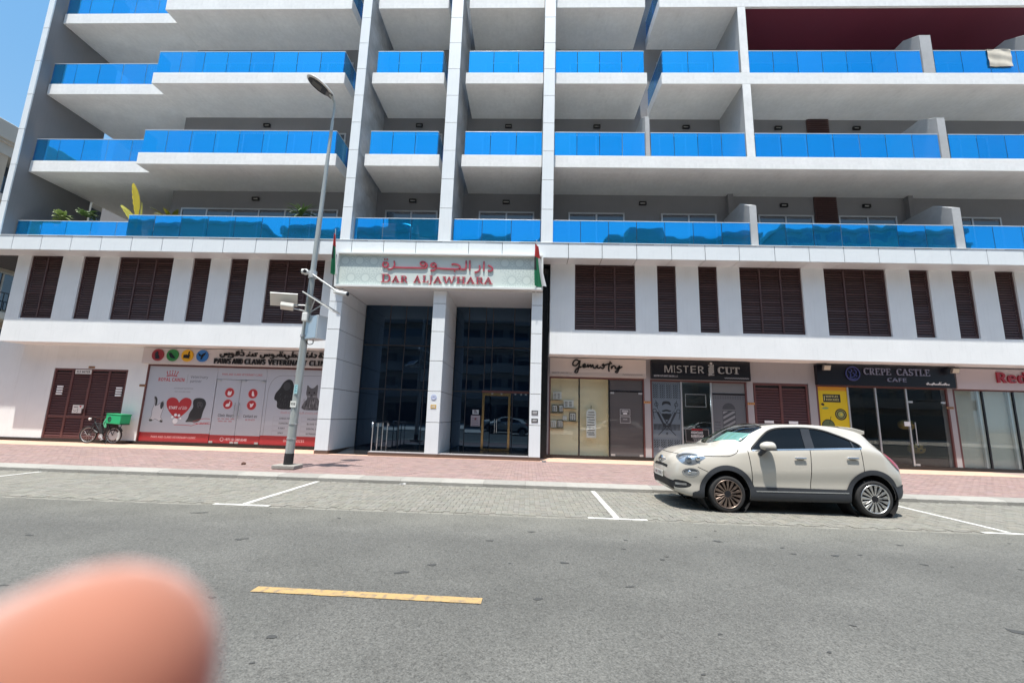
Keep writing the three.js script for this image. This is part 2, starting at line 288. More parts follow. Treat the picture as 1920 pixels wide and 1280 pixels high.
// --- cornice of cladding panels
const JX = [-25.2, -24.0, -22.87, -21.57, -20.32, -19.03, -17.74, -16.44, -15.14, -13.85, -12.55, -11.2, -9.9, -8.55, -7.23, -5.92, -4.61, -2.47, -1.12, 0.2, 1.52, 2.85, 4.21, 5.57, 6.87, 8.19, 9.55, 10.87, 12.19, 13.5, 14.86, 16.2, 17.55, 18.9, 20.25, 21.6, 22.9, 24.2];
{
  M('cornice_core', merge([bg(JX[0], 24.2, 7.885, 8.45, -16.65, -20.2), bg(JX[0], 24.2, 8.451, 8.47, -16.60, -20.2)]), M_.joint, bld, [0, 0, 0]);
  B('cornice_cap', M_.panel, JX[0], 24.2, 8.472, 8.50, -16.58, -17.2, bld, 0.006);
  for (let i = 0; i + 1 < JX.length; i++) {
    const a = JX[i] + 0.010, b = JX[i + 1] - 0.010; const m = B('cladding_panel', M_.panel, a, b, 7.86, 8.47, -16.60, -16.635, bld, 0.005); m.rotation.y = R(-0.0015, 0.0015);
    B('soffit_panel', M_.panel, a, b, 7.855, 7.875, -16.645, WZ + 0.002, bld);
  }
}
// --- end wall and the three fins
{
  B('end_wall', M_.grey, -23.14, -22.92, 8.5, 24.5, -17.16, -20.5, bld);
  for (let k = 0; k < 9; k++) B('cladding_panel', M_.panel, -23.17, -22.9, 8.51 + k * 1.75, 8.5 + (k + 1) * 1.75 - 0.012, -17.1, -17.155, bld, 0.004);
  for (const [a, b] of [[-7.74, -7.34], [-3.73, -3.22], [0.42, 0.89]]) {
    B('fin', M_.joint, a + 0.03, b - 0.03, 8.5, 24.5, -16.63, -19.2, bld);
    let y = 8.5; for (let k = 0; k < 11; k++) {
      const y1 = 9.91 + k * 1.292; B('cladding_panel', M_.panel, a, b, y + 0.009, y1 - 0.009, -16.60, -16.628, bld, 0.005);
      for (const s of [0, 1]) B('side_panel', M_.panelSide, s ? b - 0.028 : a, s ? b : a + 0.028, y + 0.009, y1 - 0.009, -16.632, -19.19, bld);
      y = y1;
    }
  }
}
// --- back wall, its pilasters, sliding doors, louvred panels
const FL = [8.5, 12.5, 16.45, 20.3];
B('wall', M_.grey, -17.4, 26, 8.5, 26, -19.2, -19.5, bld);
B('wall', M_.grey, -17.4, -17.2, 8.5, 26, -19.5, -24, bld); B('wall', M_.grey, -26, -17.4, 8.5, 26, -24, -24.3, bld);
for (const [a, b] of [[9.0, 9.22], [17.0, 17.2]]) B('pilaster', M_.grey, a, b, 8.5, 12, -19.2, -18.95, bld);
FL.slice(0, 3).forEach((f, k) => {
  for (const [a, b, n] of [[-16.82, -9.15, 6], [-6.89, -4.39, 2], [-2.45, 0.15, 2], [1.74, 4.33, 2], [6.0, 8.52, 2], [10.4, 12.87, 2], [13.99, 16.56, 2], [18.6, 21.1, 2]]) {
    const t = f + 2.55, z = -19.19, fr = [bg(a, b, t - 0.07, t, z + 0.05, z), bg(a, a + 0.07, f, t - 0.07, z + 0.05, z), bg(b - 0.07, b, f, t - 0.07, z + 0.05, z)];
    for (let i = 1; i < n; i++) fr.push(bg(a + (b - a) * i / n - 0.035, a + (b - a) * i / n + 0.035, f, t - 0.07, z + 0.045, z));
    const d = M('sliding_door', merge(fr), M_.alu, bld, [0, 0, 0]);
    for (let i = 0; i < n; i++) B('pane', M_.windowGlass, a + (b - a) * i / n + 0.036, a + (b - a) * (i + 1) / n - 0.036, f + 0.02, t - 0.072, z + 0.02, z + 0.005, d);
  }
  if (k < 2) { const lv = B('louvre_panel', M_.brown, 12.96, 13.97, f, f + 3.5, -19.19, -19.14, bld); for (let i = 0; i < 34; i++) M('louvre_slat', boxGeo(0.93, 0.07, 0.012), M_.brown, lv, [13.465, f + 0.1 + i * 0.1, -19.12]).rotation.x = -0.6; }
});
// --- balconies: slab, glass panels, top rail
function railing(parent, a, b, f, z, n) {
  const w = (b - a) / n; for (let i = 0; i < n; i++) { const m = B('glass_panel', M_.blueGlass[(rnd() * 4) | 0], a + i * w + 0.012, a + (i + 1) * w - 0.012, f - 0.02, f + 1.075, z - 0.02, z - 0.034, parent); m.rotation.y = R(-0.004, 0.004); m.rotation.x = R(-0.006, 0.006); }
  B('top_rail', M_.capRail, a, b, f + 1.076, f + 1.105, z - 0.01, z - 0.045, parent, 0.004);
  B('rail_base', M_.joint, a, b, f - 0.03, f + 0.004, z - 0.008, z - 0.05, parent);
}
function sideRail(parent, x, z0, z1, f) { const n = 2; for (let i = 0; i < n; i++) B('glass_panel', M_.blueGlass[(rnd() * 4) | 0], x - 0.007, x + 0.007, f, f + 1.075, z0 + (z1 - z0) * i / n - 0.006, z0 + (z1 - z0) * (i + 1) / n + 0.006, parent); B('top_rail', M_.capRail, x - 0.017, x + 0.017, f + 1.076, f + 1.105, z0, z1, parent, 0.004); }
const ZF = -16.9, ZB = -19.2;
const bal = (x0, x1, f, z0, z1, mat = M_.slab, under) => { const m = B('balcony', mat, x0, x1, f - 0.55, f, z0, z1, bld, 0.015); if (under) B('soffit', under, x0 + 0.02, x1 - 0.02, f - 0.57, f - 0.553, z0 - 0.08, z1, m); return m; };
FL.forEach((f, k) => {
  const up = k > 0, own = (x0, x1, z0, z1) => up ? bal(x0, x1, f, z0, z1) : bld;
  // corner bay: deeper-set left half, front half
  let p = up ? bal(-22.9, -17.2, f, -17.6, -24) : bld; railing(p, -22.86, -17.14, f, -17.6, 5);
  p = own(-17.2, -8.4, ZF, ZB); railing(p, -17.1, up ? -8.5 : -7.78, f, ZF - 0.01, 8); if (up) sideRail(p, -8.5, ZF - 0.06, ZB, f); sideRail(p, -17.1, ZF - 0.06, -17.58, f);
  p = own(-7.16, -3.95, ZF, ZB); railing(p, up ? -7.0 : -7.32, up ? -4.06 : -3.75, f, ZF - 0.01, 3); if (up) sideRail(p, -4.06, ZF - 0.06, ZB, f);
  p = own(-3.0, 0.40, ZF, ZB); railing(p, up ? -2.9 : -3.2, 0.40, f, ZF - 0.01, 3);
  if (k === 0) { railing(bld, 0.90, 8.84, f, ZF - 0.01, 7); railing(bld, 9.14, 16.77, f, ZF - 0.01, 7); railing(bld, 17.15, 23.8, f, ZF - 0.01, 6); }
  if (k === 1) { p = bal(0.91, 26, f, ZF, ZB); railing(p, 0.92, 4.73, f, ZF - 0.01, 4); railing(p, 4.96, 8.88, f, ZF - 0.01, 4); railing(p, 9.28, 16.70, f, ZF - 0.01, 7); railing(p, 17.1, 23.8, f, ZF - 0.01, 6); }
  if (k > 1) {
    p = bal(0.91, 4.88, f, ZF, ZB); railing(p, 0.92, 4.76, f, ZF - 0.01, 4); sideRail(p, 4.76, ZF - 0.06, ZB, f);
    p = bal(5.5, 26, f, ZF, ZB); railing(p, 5.56, 8.84, f, ZF - 0.01, 3); sideRail(p, 5.56, ZF - 0.06, ZB, f); railing(p, 9.26, 16.48, f, ZF - 0.01, 7); railing(p, 17.02, 23.8, f, ZF - 0.01, 6);
    if (k === 3) B('soffit', M_.maroon, 9.28, 25.9, f - 0.565, f - 0.552, ZF - 0.1, ZB, p);
  }
});
B('roof_slab', M_.slab, -22.9, 26, 23.7, 24.3, -17.7, -24, bld);
B('corner_screen', M_.greyLight, -22.6, -21.75, 12.5, 14.15, -19.3, -19.5, bld);
// full-height party wall, and the low party walls with their sloping front
for (const [a, b] of [[12.5, 15.9], [16.452, 19.75], [20.302, 23.7]]) { const pw = B('party_wall', M_.partyGrey, 8.92, 9.24, a, b, ZF - 0.03, ZB, bld); B('wall_end', M_.slab, 8.91, 9.25, a, b, ZF - 0.002, ZF - 0.029, pw, 0.006); }
function lowWall(x0, x1, f, h = 1.83) {
  const s = new THREE.Shape(); s.moveTo(0, 0); s.lineTo(0, h); s.lineTo(0.75, h + 0.45); s.lineTo(2.28, h + 0.45); s.lineTo(2.28, 0);
  M('party_wall', metreUV(new THREE.ExtrudeGeometry(s, { depth: x1 - x0 - 0.02, bevelEnabled: true, bevelSize: 0.01, bevelThickness: 0.01, bevelSegments: 1 }).rotateY(Math.PI / 2)), M_.partyGrey, bld, [x0 + 0.01, f, ZF - 0.012]);
}
lowWall(8.85, 9.13, 8.5); lowWall(16.79, 17.12, 8.5); lowWall(4.75, 4.93, 12.5); lowWall(16.73, 17.05, 12.5); lowWall(16.52, 16.99, 16.45); lowWall(20.9, 21.2, 16.45); lowWall(21.9, 22.2, 12.5);
// --- wall lamps on the balcony walls
{
  const lamps = [[-13.22, 11.54], [-13.16, 15.45], [-5.55, 15.48], [-1.19, 15.46], [3.07, 15.47], [-5.61, 11.53], [-1.18, 11.52], [5.17, 11.53], [7.3, 15.46], [11.62, 15.44], [15.23, 15.45], [11.59, 11.51], [15.28, 11.52]];
  const where = ["over the long window row of the lowest corner balcony", "under the soffit of the second level corner balcony", "second level between the left and middle fins", "second level between the middle and right fins", "second level just right of the right fin", "lowest level between the left and middle fins", "lowest level between the middle and right fins", "lowest level right of the right fin, near the low party wall", "second level just left of the full-height party wall", "second level just right of the full-height party wall", "second level right of the brown louvred panel", "lowest level left of the brown louvred panel", "lowest level right of the brown louvred panel"];
  let proto; for (const [i, [x, y]] of lamps.entries()) {
    if (!proto) { proto = thing('wall_lamp', 'black wall lamp ' + where[i], 'wall lamp', [x, y, -19.2], 'black wall lamps on the balcony walls'); M('housing', merge([bg(-0.16, 0.16, -0.08, -0.045, 0.02, 0.12), bg(-0.16, 0.16, 0.045, 0.08, 0.02, 0.12), bg(-0.16, -0.125, -0.044, 0.044, 0.02, 0.12), bg(0.125, 0.16, -0.044, 0.044, 0.02, 0.12), bg(-0.15, 0.15, -0.07, 0.07, 0, 0.02)]), M_.black, proto, [x, y, -19.2]); B('diffuser', M_.lampWhite, x - 0.12, x + 0.12, y - 0.04, y + 0.04, -19.18, -19.15, proto); }
    else { const c = proto.clone(); c.name = numbered('wall_lamp'); c.position.set(x, y, -19.2); c.userData.label = 'black wall lamp ' + where[i]; scene.add(c); }
  }
}
// --- entrance: clad pillars, ceiling, platform, glass, doors
{
  const py = [0.15, 1.31, 2.47, 3.63, 4.78, 5.90, 6.43];
  for (const [a, b, zb] of [[-7.91, -7.40, ZB + 0.02], [-3.76, -3.26, ZB + 0.02], [0.11, 0.53, -17.5]]) {
    const pil = B('pillar', M_.joint, a + 0.03, b - 0.03, 0.03, 7.85, -16.63, zb, bld); B('pillar_base', M_.graniteEdge, a - 0.006, b + 0.006, 0.02, 0.145, -16.594, zb, pil);
    for (let i = 0; i + 1 < py.length; i++) {
      B('cladding_panel', M_.panel, a, b, py[i] + 0.010, py[i + 1] - 0.010, -16.60, -16.628, pil, 0.005);
      const cuts = zb < -18 ? [-16.632, -17.3, -18.25, zb] : [-16.632, zb];
      for (const s of [0, 1]) for (let c = 0; c + 1 < cuts.length; c++) B('side_panel', M_.panel, s ? b - 0.028 : a, s ? b : a + 0.028, py[i] + 0.011, py[i + 1] - 0.011, cuts[c] - 0.009, cuts[c + 1] + 0.009, pil);
    }
  }
  B('ceiling', M_.panel, -7.4, 0.11, 6.43, 6.5, -16.62, ZB, bld); M('lintel', bg(-7.4, 0.11, 6.52, 7.85, -16.7, -17.3), M_.white, bld, [0, 0, 0]);
  B('platform', M_.granite, -5.86, 0.10, 0.02, 0.172, -16.68, -19.5, bld); B('step_edge', M_.graniteEdge, -5.88, 0.10, 0.02, 0.15, -16.62, -16.676, bld); B('step_nosing', M_.mauve, -5.88, 0.10, 0.151, 0.178, -16.61, -16.9, bld);
  const ramp = new THREE.Shape(); ramp.moveTo(0, 0); ramp.lineTo(2.6, 0); ramp.lineTo(2.6, 0.15); M('ramp', metreUV(new THREE.ExtrudeGeometry(ramp, { depth: 1.5, bevelEnabled: false }).rotateY(Math.PI / 2)), M_.granite, bld, [-7.38, 0.025, -16.65]);
  const ents = [[-7.38, -3.78, [-6.25, -5.53, -4.56]], [-3.24, 0.9, [-2.67, -1.9, -1.58, -0.62, 0.1]]];
  for (const [a, b, ms] of ents) {
    const fr = []; for (const x of ms) fr.push(bg(x - 0.02, x + 0.02, x > -1.85 && x < -0.8 ? 2.68 : 0.175, 6.43, ZB + 0.02, ZB - 0.02)); for (const y of [2.64, 4.6]) fr.push(bg(a, b, y - 0.025, y + 0.025, ZB + 0.035, ZB));
    const e = M('glass_front', merge(fr), M_.joint, bld, [0, 0, 0]); const xs = [a, ...ms, b];
    for (let i = 0; i + 1 < xs.length; i++) for (const [y0, y1] of [[0.175, 2.61], [2.67, 4.57], [4.63, 6.43]]) { if (xs[i + 1] - xs[i] < 0.06) continue; const m = B('pane', M_.entryGlass, xs[i] + 0.012, xs[i + 1] - 0.012, y0, y1, ZB + 0.012, ZB - 0.01, e); m.rotation.y = R(-0.006, 0.006); m.rotation.x = R(-0.004, 0.004); }
  }
  // gilt-framed double door
  const dr = M('entrance_door', merge([bg(-1.93, -1.83, 0.18, 2.6, ZB + 0.09, ZB + 0.03, 0.01), bg(-0.80, -0.70, 0.18, 2.6, ZB + 0.09, ZB + 0.03, 0.01), bg(-1.83, -0.80, 2.48, 2.6, ZB + 0.09, ZB + 0.03, 0.01), bg(-1.83, -0.80, 0.18, 0.24, ZB + 0.08, ZB + 0.03)]), M_.gold, bld, [0, 0, 0]);
  B('header', M_.brownRed, -1.96, 0.09, 2.605, 2.70, ZB + 0.10, ZB + 0.04, dr); M('hinge_row', merge([-1.5, -1.1, -0.5, -0.25, -0.05].map((x) => bg(x - 0.04, x + 0.04, 2.53, 2.60, ZB + 0.12, ZB + 0.1))), M_.chrome, dr, [0, 0, 0]);
  for (const x of [-1.36, -1.27]) M('handle', rod([x, 0.9, ZB + 0.1], [x, 1.5, ZB + 0.1], 0.014), M_.chrome, dr, [0, 0, 0]);
  const rail = thing('handrail', 'steel handrail with four posts beside the entrance ramp', 'handrail', [-5.88, 0.172, -17.8]);
  const zs = [-16.95, -17.55, -18.15, -18.75]; zs.forEach((z) => { const p = M('post', merge([rod([-5.88, 0.172, z], [-5.88, 1.2, z], 0.022), new THREE.CylinderGeometry(0.05, 0.05, 0.012, 12).translate(-5.88, 0.178, z)]), M_.chrome, rail, [0, 0, 0]); });
  M('top_rail', tube([[-5.88, 1.05, -16.86], [-5.88, 1.21, -16.9], [-5.88, 1.22, -17.6], [-5.88, 1.22, -18.85], [-5.88, 1.05, -18.9]], 0.024, 8, 30), M_.chrome, rail, [0, 0, 0]);
  M('crossbar', merge([0.45, 0.75].map((y) => rod([-5.88, y, -16.95], [-5.88, y, -18.75], 0.008, 6))), M_.chrome, rail, [0, 0, 0]);
}
// ------------------------------------------------------------------ signs and shopfronts
function canvasTex(w, h, draw) { const c = document.createElement('canvas'); c.width = w; c.height = h; const g = c.getContext('2d'); draw(g, w, h); const t = new THREE.CanvasTexture(c); t.colorSpace = THREE.SRGBColorSpace; t.magFilter = THREE.LinearFilter; return t; }
// canvas drawn in metres: x0..x1, y0..y1
function print(x0, x1, y0, y1, ppm, draw) {
  return canvasTex(Math.round((x1 - x0) * ppm), Math.round((y1 - y0) * ppm), (g, w, h) => {
    g.setTransform(ppm, 0, 0, -ppm, -x0 * ppm, y1 * ppm); g.lineJoin = g.lineCap = 'round';
    g.say = (s, x, y, size, o = {}) => { g.save(); g.translate(x, y); g.scale(1, -1); g.font = `${o.style || 'bold'} 100px ${o.face || 'sans-serif'}`; const k = size / 72; g.scale(o.w ? o.w / g.measureText(s).width : k, k); g.textAlign = o.w ? 'left' : o.align || 'left'; g.fillStyle = o.color || '#222'; if (o.skew) g.transform(1, 0, o.skew, 1, 0, 0); g.fillText(s, 0, 0); g.restore(); };
    g.fillC = (c) => { g.fillStyle = c; g.fill(); }; g.strokeC = (c, lw) => { g.strokeStyle = c; g.lineWidth = lw; g.stroke(); };
    g.path = (pts, close = true) => { g.beginPath(); pts.forEach((p, i) => { const q = pts[(i + 1) % pts.length]; if (!i) g.moveTo((p[0] + (close ? pts[pts.length - 1][0] : p[0])) / 2, (p[1] + (close ? pts[pts.length - 1][1] : p[1])) / 2); if (!close && i === pts.length - 1) g.lineTo(p[0], p[1]); else g.quadraticCurveTo(p[0], p[1], (p[0] + q[0]) / 2, (p[1] + q[1]) / 2); }); if (close) g.closePath(); };
    g.poly = (pts) => { g.beginPath(); pts.forEach((p, i) => g[i ? 'lineTo' : 'moveTo'](p[0], p[1])); g.closePath(); };
    g.dot = (x, y, r) => { g.beginPath(); g.arc(x, y, r, 0, 7); };
    g.box = (a, b, c, d, col) => { g.fillStyle = col; g.fillRect(a, c, b - a, d - c); };
    draw(g);
  });
}
// a plate carrying its piece of a larger print
function printed(name, t, area, x0, x1, y0, y1, z, parent, o = {}) {
  const gm = new THREE.BoxGeometry(x1 - x0, y1 - y0, o.d || 0.012), uv = gm.attributes.uv, p = gm.attributes.position, cx = (x0 + x1) / 2, cy = (y0 + y1) / 2;
  for (let i = 0; i < p.count; i++) uv.setXY(i, (p.getX(i) + cx - area[0]) / (area[1] - area[0]), (p.getY(i) + cy - area[2]) / (area[3] - area[2]));
  return M(name, gm, o.mat || new THREE.MeshPhysicalMaterial({ map: t, roughness: o.rough ?? 0.35, clearcoat: o.coat ?? 0, clearcoatRoughness: 0.03, transparent: !!o.alpha, alphaTest: o.alpha ? 0.02 : 0 }), parent, [cx, cy, z]);
}
const ar = (list, dx, dy, s, w, z, d) => merge(list.map((pts) => stroke(pts.map((p) => [dx + p[0] * s, dy + p[1] * s]), w, z, d)));
const dotG = (x, y, r, z, d) => new THREE.CylinderGeometry(r, r, d, 4).rotateX(Math.PI / 2).translate(x, y, z + d / 2);

// --- the sign box over the entrance
{
  const s = thing('entrance_sign', 'wide pale sign box over the entrance with raised red Arabic and Latin lettering', 'sign', [-3.58, 6.45, -16.45]);
  const x0 = -7.66, x1 = 0.52, y0 = 6.44, y1 = 7.86, zf = -16.30, zb = -16.44;
  M('frame', merge([bg(x0, x1, y1 - 0.07, y1, zf, -16.6, 0.008), bg(x0, x1, y0, y0 + 0.09, zf, -16.6, 0.008), bg(x0, x0 + 0.07, y0 + 0.09, y1 - 0.07, zf, -16.6), bg(x1 - 0.07, x1, y0 + 0.09, y1 - 0.07, zf, -16.6)]), std(0.68, 0.70, 0.68, 0.5), s, [0, 0, 0]);
  const t = print(x0, x1, y0, y1, 120, (g) => {
    g.box(x0, x1, y0, y1, '#c5cfca'); g.strokeStyle = 'rgba(140,155,155,0.6)'; g.lineWidth = 0.009;
    const star = (cx, cy, r) => { for (let q = 0; q < 2; q++) { g.beginPath(); for (let i = 0; i < 8; i++) { const a = (i * 3 + q * 0.5) * Math.PI / 4; g[i ? 'lineTo' : 'moveTo'](cx + Math.cos(a) * r, cy + Math.sin(a) * r); } g.closePath(); g.stroke(); } };
    for (let i = 0; i < 15; i++) { const x = x0 + 0.3 + i * 0.58; if (x > -6.1 && x < -1.3) continue; star(x, 7.55, 0.42); star(x + 0.29, 6.85, 0.40); }
  });
  printed('face', t, [x0, x1, y0, y1], x0 + 0.07, x1 - 0.07, y0 + 0.09, y1 - 0.07, zb, s, { rough: 0.45 });
  const red = std(0.40, 0.06, 0.085, 0.35), zl = zb + 0.015, dp = 0.04;
  const caps = [['D', 0, 1.15], ['AR', 0, 1]];
  // Latin line in two capital heights
  const words = [['D', -5.84, -5.47, 0.33], ['AR', -5.43, -4.78, 0.27], ['A', -4.56, -4.25, 0.29], ['LJ', -4.20, -3.80, 0.30], ['AWHARA', -3.78, -1.43, 0.27]];
  M('lettering', merge(words.map(([w, a, b, h]) => letters(w, 'serifR', a, b, w === 'LJ' ? 6.60 : 6.67, 6.67 + h, zl, dp))), red, s, [0, 0, 0]);
  const K = (p) => [-5.86 + (p[0] - 505) * 0.004846, 7.28 - (p[1] - 222) * 0.0047];
  const strokes = [
    [[522, 172], [514, 196], [520, 216], [540, 220], [556, 208], [556, 190], [543, 178], [530, 184]],
    [[604, 164], [610, 200], [600, 226], [575, 238], [556, 234]], [[606, 222], [700, 223], [790, 223], [838, 224], [872, 218], [878, 196], [862, 176], [838, 168], [822, 180], [830, 198], [856, 200], [862, 186]],
    [[952, 214], [950, 190], [934, 178], [914, 186], [910, 204], [926, 212], [950, 206], [950, 226], [934, 242], [908, 244]], [[952, 222], [1010, 226], [1080, 228], [1140, 226], [1150, 210], [1130, 190], [1092, 184], [1078, 190]], [[1140, 226], [1186, 228], [1196, 220], [1197, 190], [1196, 152]],
    [[1226, 150], [1227, 190], [1228, 236]], [[1306, 192], [1310, 220], [1300, 242], [1268, 254]], [[1342, 156], [1342, 200], [1342, 240]], [[1376, 190], [1404, 206], [1414, 226], [1400, 238], [1374, 238]]];
  M('arabic_lettering', merge([...strokes.map((pts) => stroke(pts.map(K), 0.055, zl, dp)), ...[[526, 152], [546, 151], [1106, 246]].map((p) => { const q = K(p); return dotG(q[0], q[1], 0.036, zl, dp); })]), red, s, [0, 0, 0]);
}
// --- flags on short poles at the ends of the sign
function flag(x, y, z, label, wave) {
  const f = thing('flag', label, 'flag', [x, y - 2.0, z], 'flags beside the entrance sign');
  M('pole', rod([x + 0.02, y - 2.05, z - 0.34], [x, y + 0.12, z], 0.016), M_.capRail, f, [0, 0, 0]);
  const bands = [[0, 0.25, std(0.42, 0.03, 0.03, 0.8)], [0.25, 0.5, std(0.02, 0.02, 0.02, 0.8)], [0.5, 0.75, std(0.62, 0.62, 0.62, 0.8)], [0.75, 1, std(0.015, 0.19, 0.085, 0.8)]];
  // drooping cloth: hoist along the pole top, fly hanging in folds
  const P = (a, b) => { const drop = 1.65 * b, w = (0.12 + 0.34 * b) * wave, fold = Math.sin(a * 7 + b * 2.2) * 0.055 * (0.3 + b); return [x + (a - 0.35) * w + 0.10 * b * b * (wave - 0.4) * 2, y - 0.05 - drop - a * 0.12 + 0.1 * a * b, z + 0.03 + fold - b * 0.16]; };
  const strip = (a0, a1, b0, b1, mat, name) => { const g = new THREE.PlaneGeometry(1, 1, 8, 24), p = g.attributes.position; for (let i = 0; i < p.count; i++) { const q = P(a0 + (a1 - a0) * (p.getX(i) + 0.5), b0 + (b1 - b0) * (0.5 - p.getY(i))); p.setXYZ(i, ...q); } g.computeVertexNormals(); const m = mat.clone(); m.side = THREE.DoubleSide; M(name, g, m, f, [0, 0, 0]); };
  strip(0, 1, 0, 0.3, bands[0][2], 'red_band'); strip(0, 0.28, 0.3, 0.62, bands[1][2], 'black_band'); strip(0.28, 0.62, 0.3, 1, bands[3][2], 'green_band'); strip(0, 0.28, 0.62, 1, bands[3][2], 'green_band'); strip(0.62, 1, 0.3, 1, bands[2][2], 'white_band');
}
flag(-7.74, 8.62, -16.14, 'drooping red black white and green flag at the left end of the sign box', 0.62);
flag(0.24, 8.28, -16.14, 'red black white and green flag billowing at the right end of the sign box', 1.0);

// --- brown louvred doors
function louvreDoor(x0, x1, y1, n, z, label) {
  const w = x1 - x0, fr = [bg(x0, x0 + 0.07, 0.15, y1, z + 0.05, z), bg(x1 - 0.07, x1, 0.15, y1, z + 0.05, z), bg(x0 + 0.07, x1 - 0.07, y1 - 0.09, y1, z + 0.05, z)];
  for (let i = 1; i < n; i++) fr.push(bg(x0 + w * i / n - 0.05, x0 + w * i / n + 0.05, 0.15, y1 - 0.09, z + 0.04, z)); fr.push(bg(x0 + 0.07, x1 - 0.07, 1.02, 1.12, z + 0.038, z)); fr.push(bg(x0 + 0.07, x1 - 0.07, 0.15, 0.24, z + 0.038, z));
  const d = M('service_door', merge(fr), M_.brownRed, bld, [0, 0, 0]); tag(d, label); B('backing', M_.dark, x0, x1, 0.15, y1, z - 0.02, z - 0.04, d);
  const sg = boxGeo(w - 0.14, 0.095, 0.012); for (let i = 0; i < 27; i++) { const y = 0.3 + i * 0.105; if (y > y1 - 0.14) break; M('door_slat', sg, M_.brownRed, d, [(x0 + x1) / 2, y, z + 0.01]).rotation.x = -0.55; }
  M('handle', merge([bg((x0 + x1) / 2 - 0.09, (x0 + x1) / 2 - 0.04, 1.2, 1.42, z + 0.08, z + 0.04), bg((x0 + x1) / 2 + 0.03, (x0 + x1) / 2 + 0.07, 1.25, 1.4, z + 0.08, z + 0.04)]), M_.brown, d, [0, 0, 0]);
  return d;
}
const d1 = louvreDoor(-20.50, -17.22, 3.12, 4, SZ - 0.06, 'brown double service door with white stickers behind the bicycle');
{
  const t = print(0, 0.72, 0, 0.19, 260, (g) => { g.box(0, 1, 0, 1, '#d9d7d2'); g.say('ELE METER', 0.06, 0.05, 0.09, { w: 0.6 }); }); printed('name_plate', t, [-19.56, -18.84, 2.89, 3.08], -19.56, -18.84, 2.89, 3.08, SZ + 0.0, d1);
  const t2 = print(0, 0.5, 0, 0.36, 260, (g) => { g.box(0, 1, 0, 1, '#d8d4d0'); g.poly([[0.3, 0.33], [0.42, 0.33], [0.36, 0.24]]); g.fillC('#b03038'); g.say('DANGER', 0.05, 0.24, 0.05, { w: 0.2 }); g.beginPath(); g.moveTo(0.05, 0.13); g.quadraticCurveTo(0.12, 0.06, 0.2, 0.13); g.moveTo(0.24, 0.2); g.quadraticCurveTo(0.3, 0.04, 0.22, 0.05); g.strokeC('#333', 0.015); }); printed('notice', t2, [-19.37, -18.9, 1.22, 1.57], -19.37, -18.9, 1.22, 1.57, SZ + 0.0, d1);
  for (const x of [-20.25, -17.62]) for (let i = 0; i < 4; i++) B('vent_plate', M_.paper, x, x + 0.26, 1.98 + i * 0.105, 2.05 + i * 0.105, SZ + 0.0, SZ - 0.03, d1);
}
const d2 = louvreDoor(9.27, 11.43, 3.26, 2, SZ - 0.06, 'brown louvred service door between the barber shop and the cafe');
for (const x of [9.62, 10.58]) { B('notice', M_.paper, x, x + 0.36, 1.42, 1.75, SZ, SZ - 0.01, d2); }
// small orange number plaques on the piers
[[-19.0, 3.19, 'small brown number plaque on the white wall above the service door'], [-16.6, 2.47, 'small brown number plaque left of the clinic window'], [4.80, 2.35, 'orange number plaque between the jewellery shop and the barber shop'], [8.98, 2.41, 'orange number plaque between the barber shop and the brown door'], [16.80, 2.46, 'brown number plaque between the cafe and the red lettered shop']].forEach(([x, y, l], i) => {
  const t = thing('number_plaque', l, 'plaque', [x + 0.14, y, SZ], 'number plaques on the shop piers'); M('plate', new RoundedBoxGeometry(0.28, 0.09, 0.02, 2, 0.006), i < 2 || i > 3 ? std(0.30, 0.15, 0.06, 0.5) : M_.orange, t, [x + 0.14, y, SZ + 0.011]); M('digits', merge([bg(x + 0.06, x + 0.1, y - 0.02, y + 0.02, SZ + 0.022, SZ + 0.024), bg(x + 0.13, x + 0.16, y - 0.02, y + 0.02, SZ + 0.022, SZ + 0.024), bg(x + 0.19, x + 0.22, y - 0.02, y + 0.02, SZ + 0.022, SZ + 0.024)]), M_.brown, t, [0, 0, 0]);
});
// a sign board standing off the wall
function board(name, label, x0, x1, y0, y1, mat, d = 0.12) { const s = thing(name, label, 'shop sign', [(x0 + x1) / 2, y0, SZ]); B('board', mat, x0, x1, y0, y1, SZ + d, SZ + 0.002, s, 0.008); return s; }
// glazed front: frame lines at xs, brown surround
function front(label, x0, x1, y1, xs, frameMat) {
  const z = SZ - 0.04, f = [bg(x0, x0 + 0.06, 0.155, y1, z + 0.05, z - 0.02), bg(x1 - 0.06, x1, 0.155, y1, z + 0.05, z - 0.02), bg(x0 + 0.06, x1 - 0.06, y1 - 0.06, y1, z + 0.05, z - 0.02)];
  const p = M('shopfront', merge(f), M_.brownRed, bld, [0, 0, 0]); tag(p, label);
  if (xs.length) M('mullion', merge(xs.map((x) => bg(x - 0.03, x + 0.03, 0.155, y1 - 0.06, z + 0.03, z - 0.03))), frameMat, p, [0, 0, 0]);
  return p;
}
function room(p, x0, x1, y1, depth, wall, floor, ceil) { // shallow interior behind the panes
  const z = SZ - 0.31; M('interior', merge([bg(x0, x1, 0.05, y1, z - depth, z - depth - 0.05), bg(x0 - 0.05, x0, 0.05, y1, z, z - depth), bg(x1, x1 + 0.05, 0.05, y1, z, z - depth), bg(x0, x1, y1, y1 + 0.05, SZ - 0.05, z - depth), bg(x0, x1, 0.0, 0.05, SZ - 0.06, z - depth)]), wall, p, [0, 0, 0]);
}
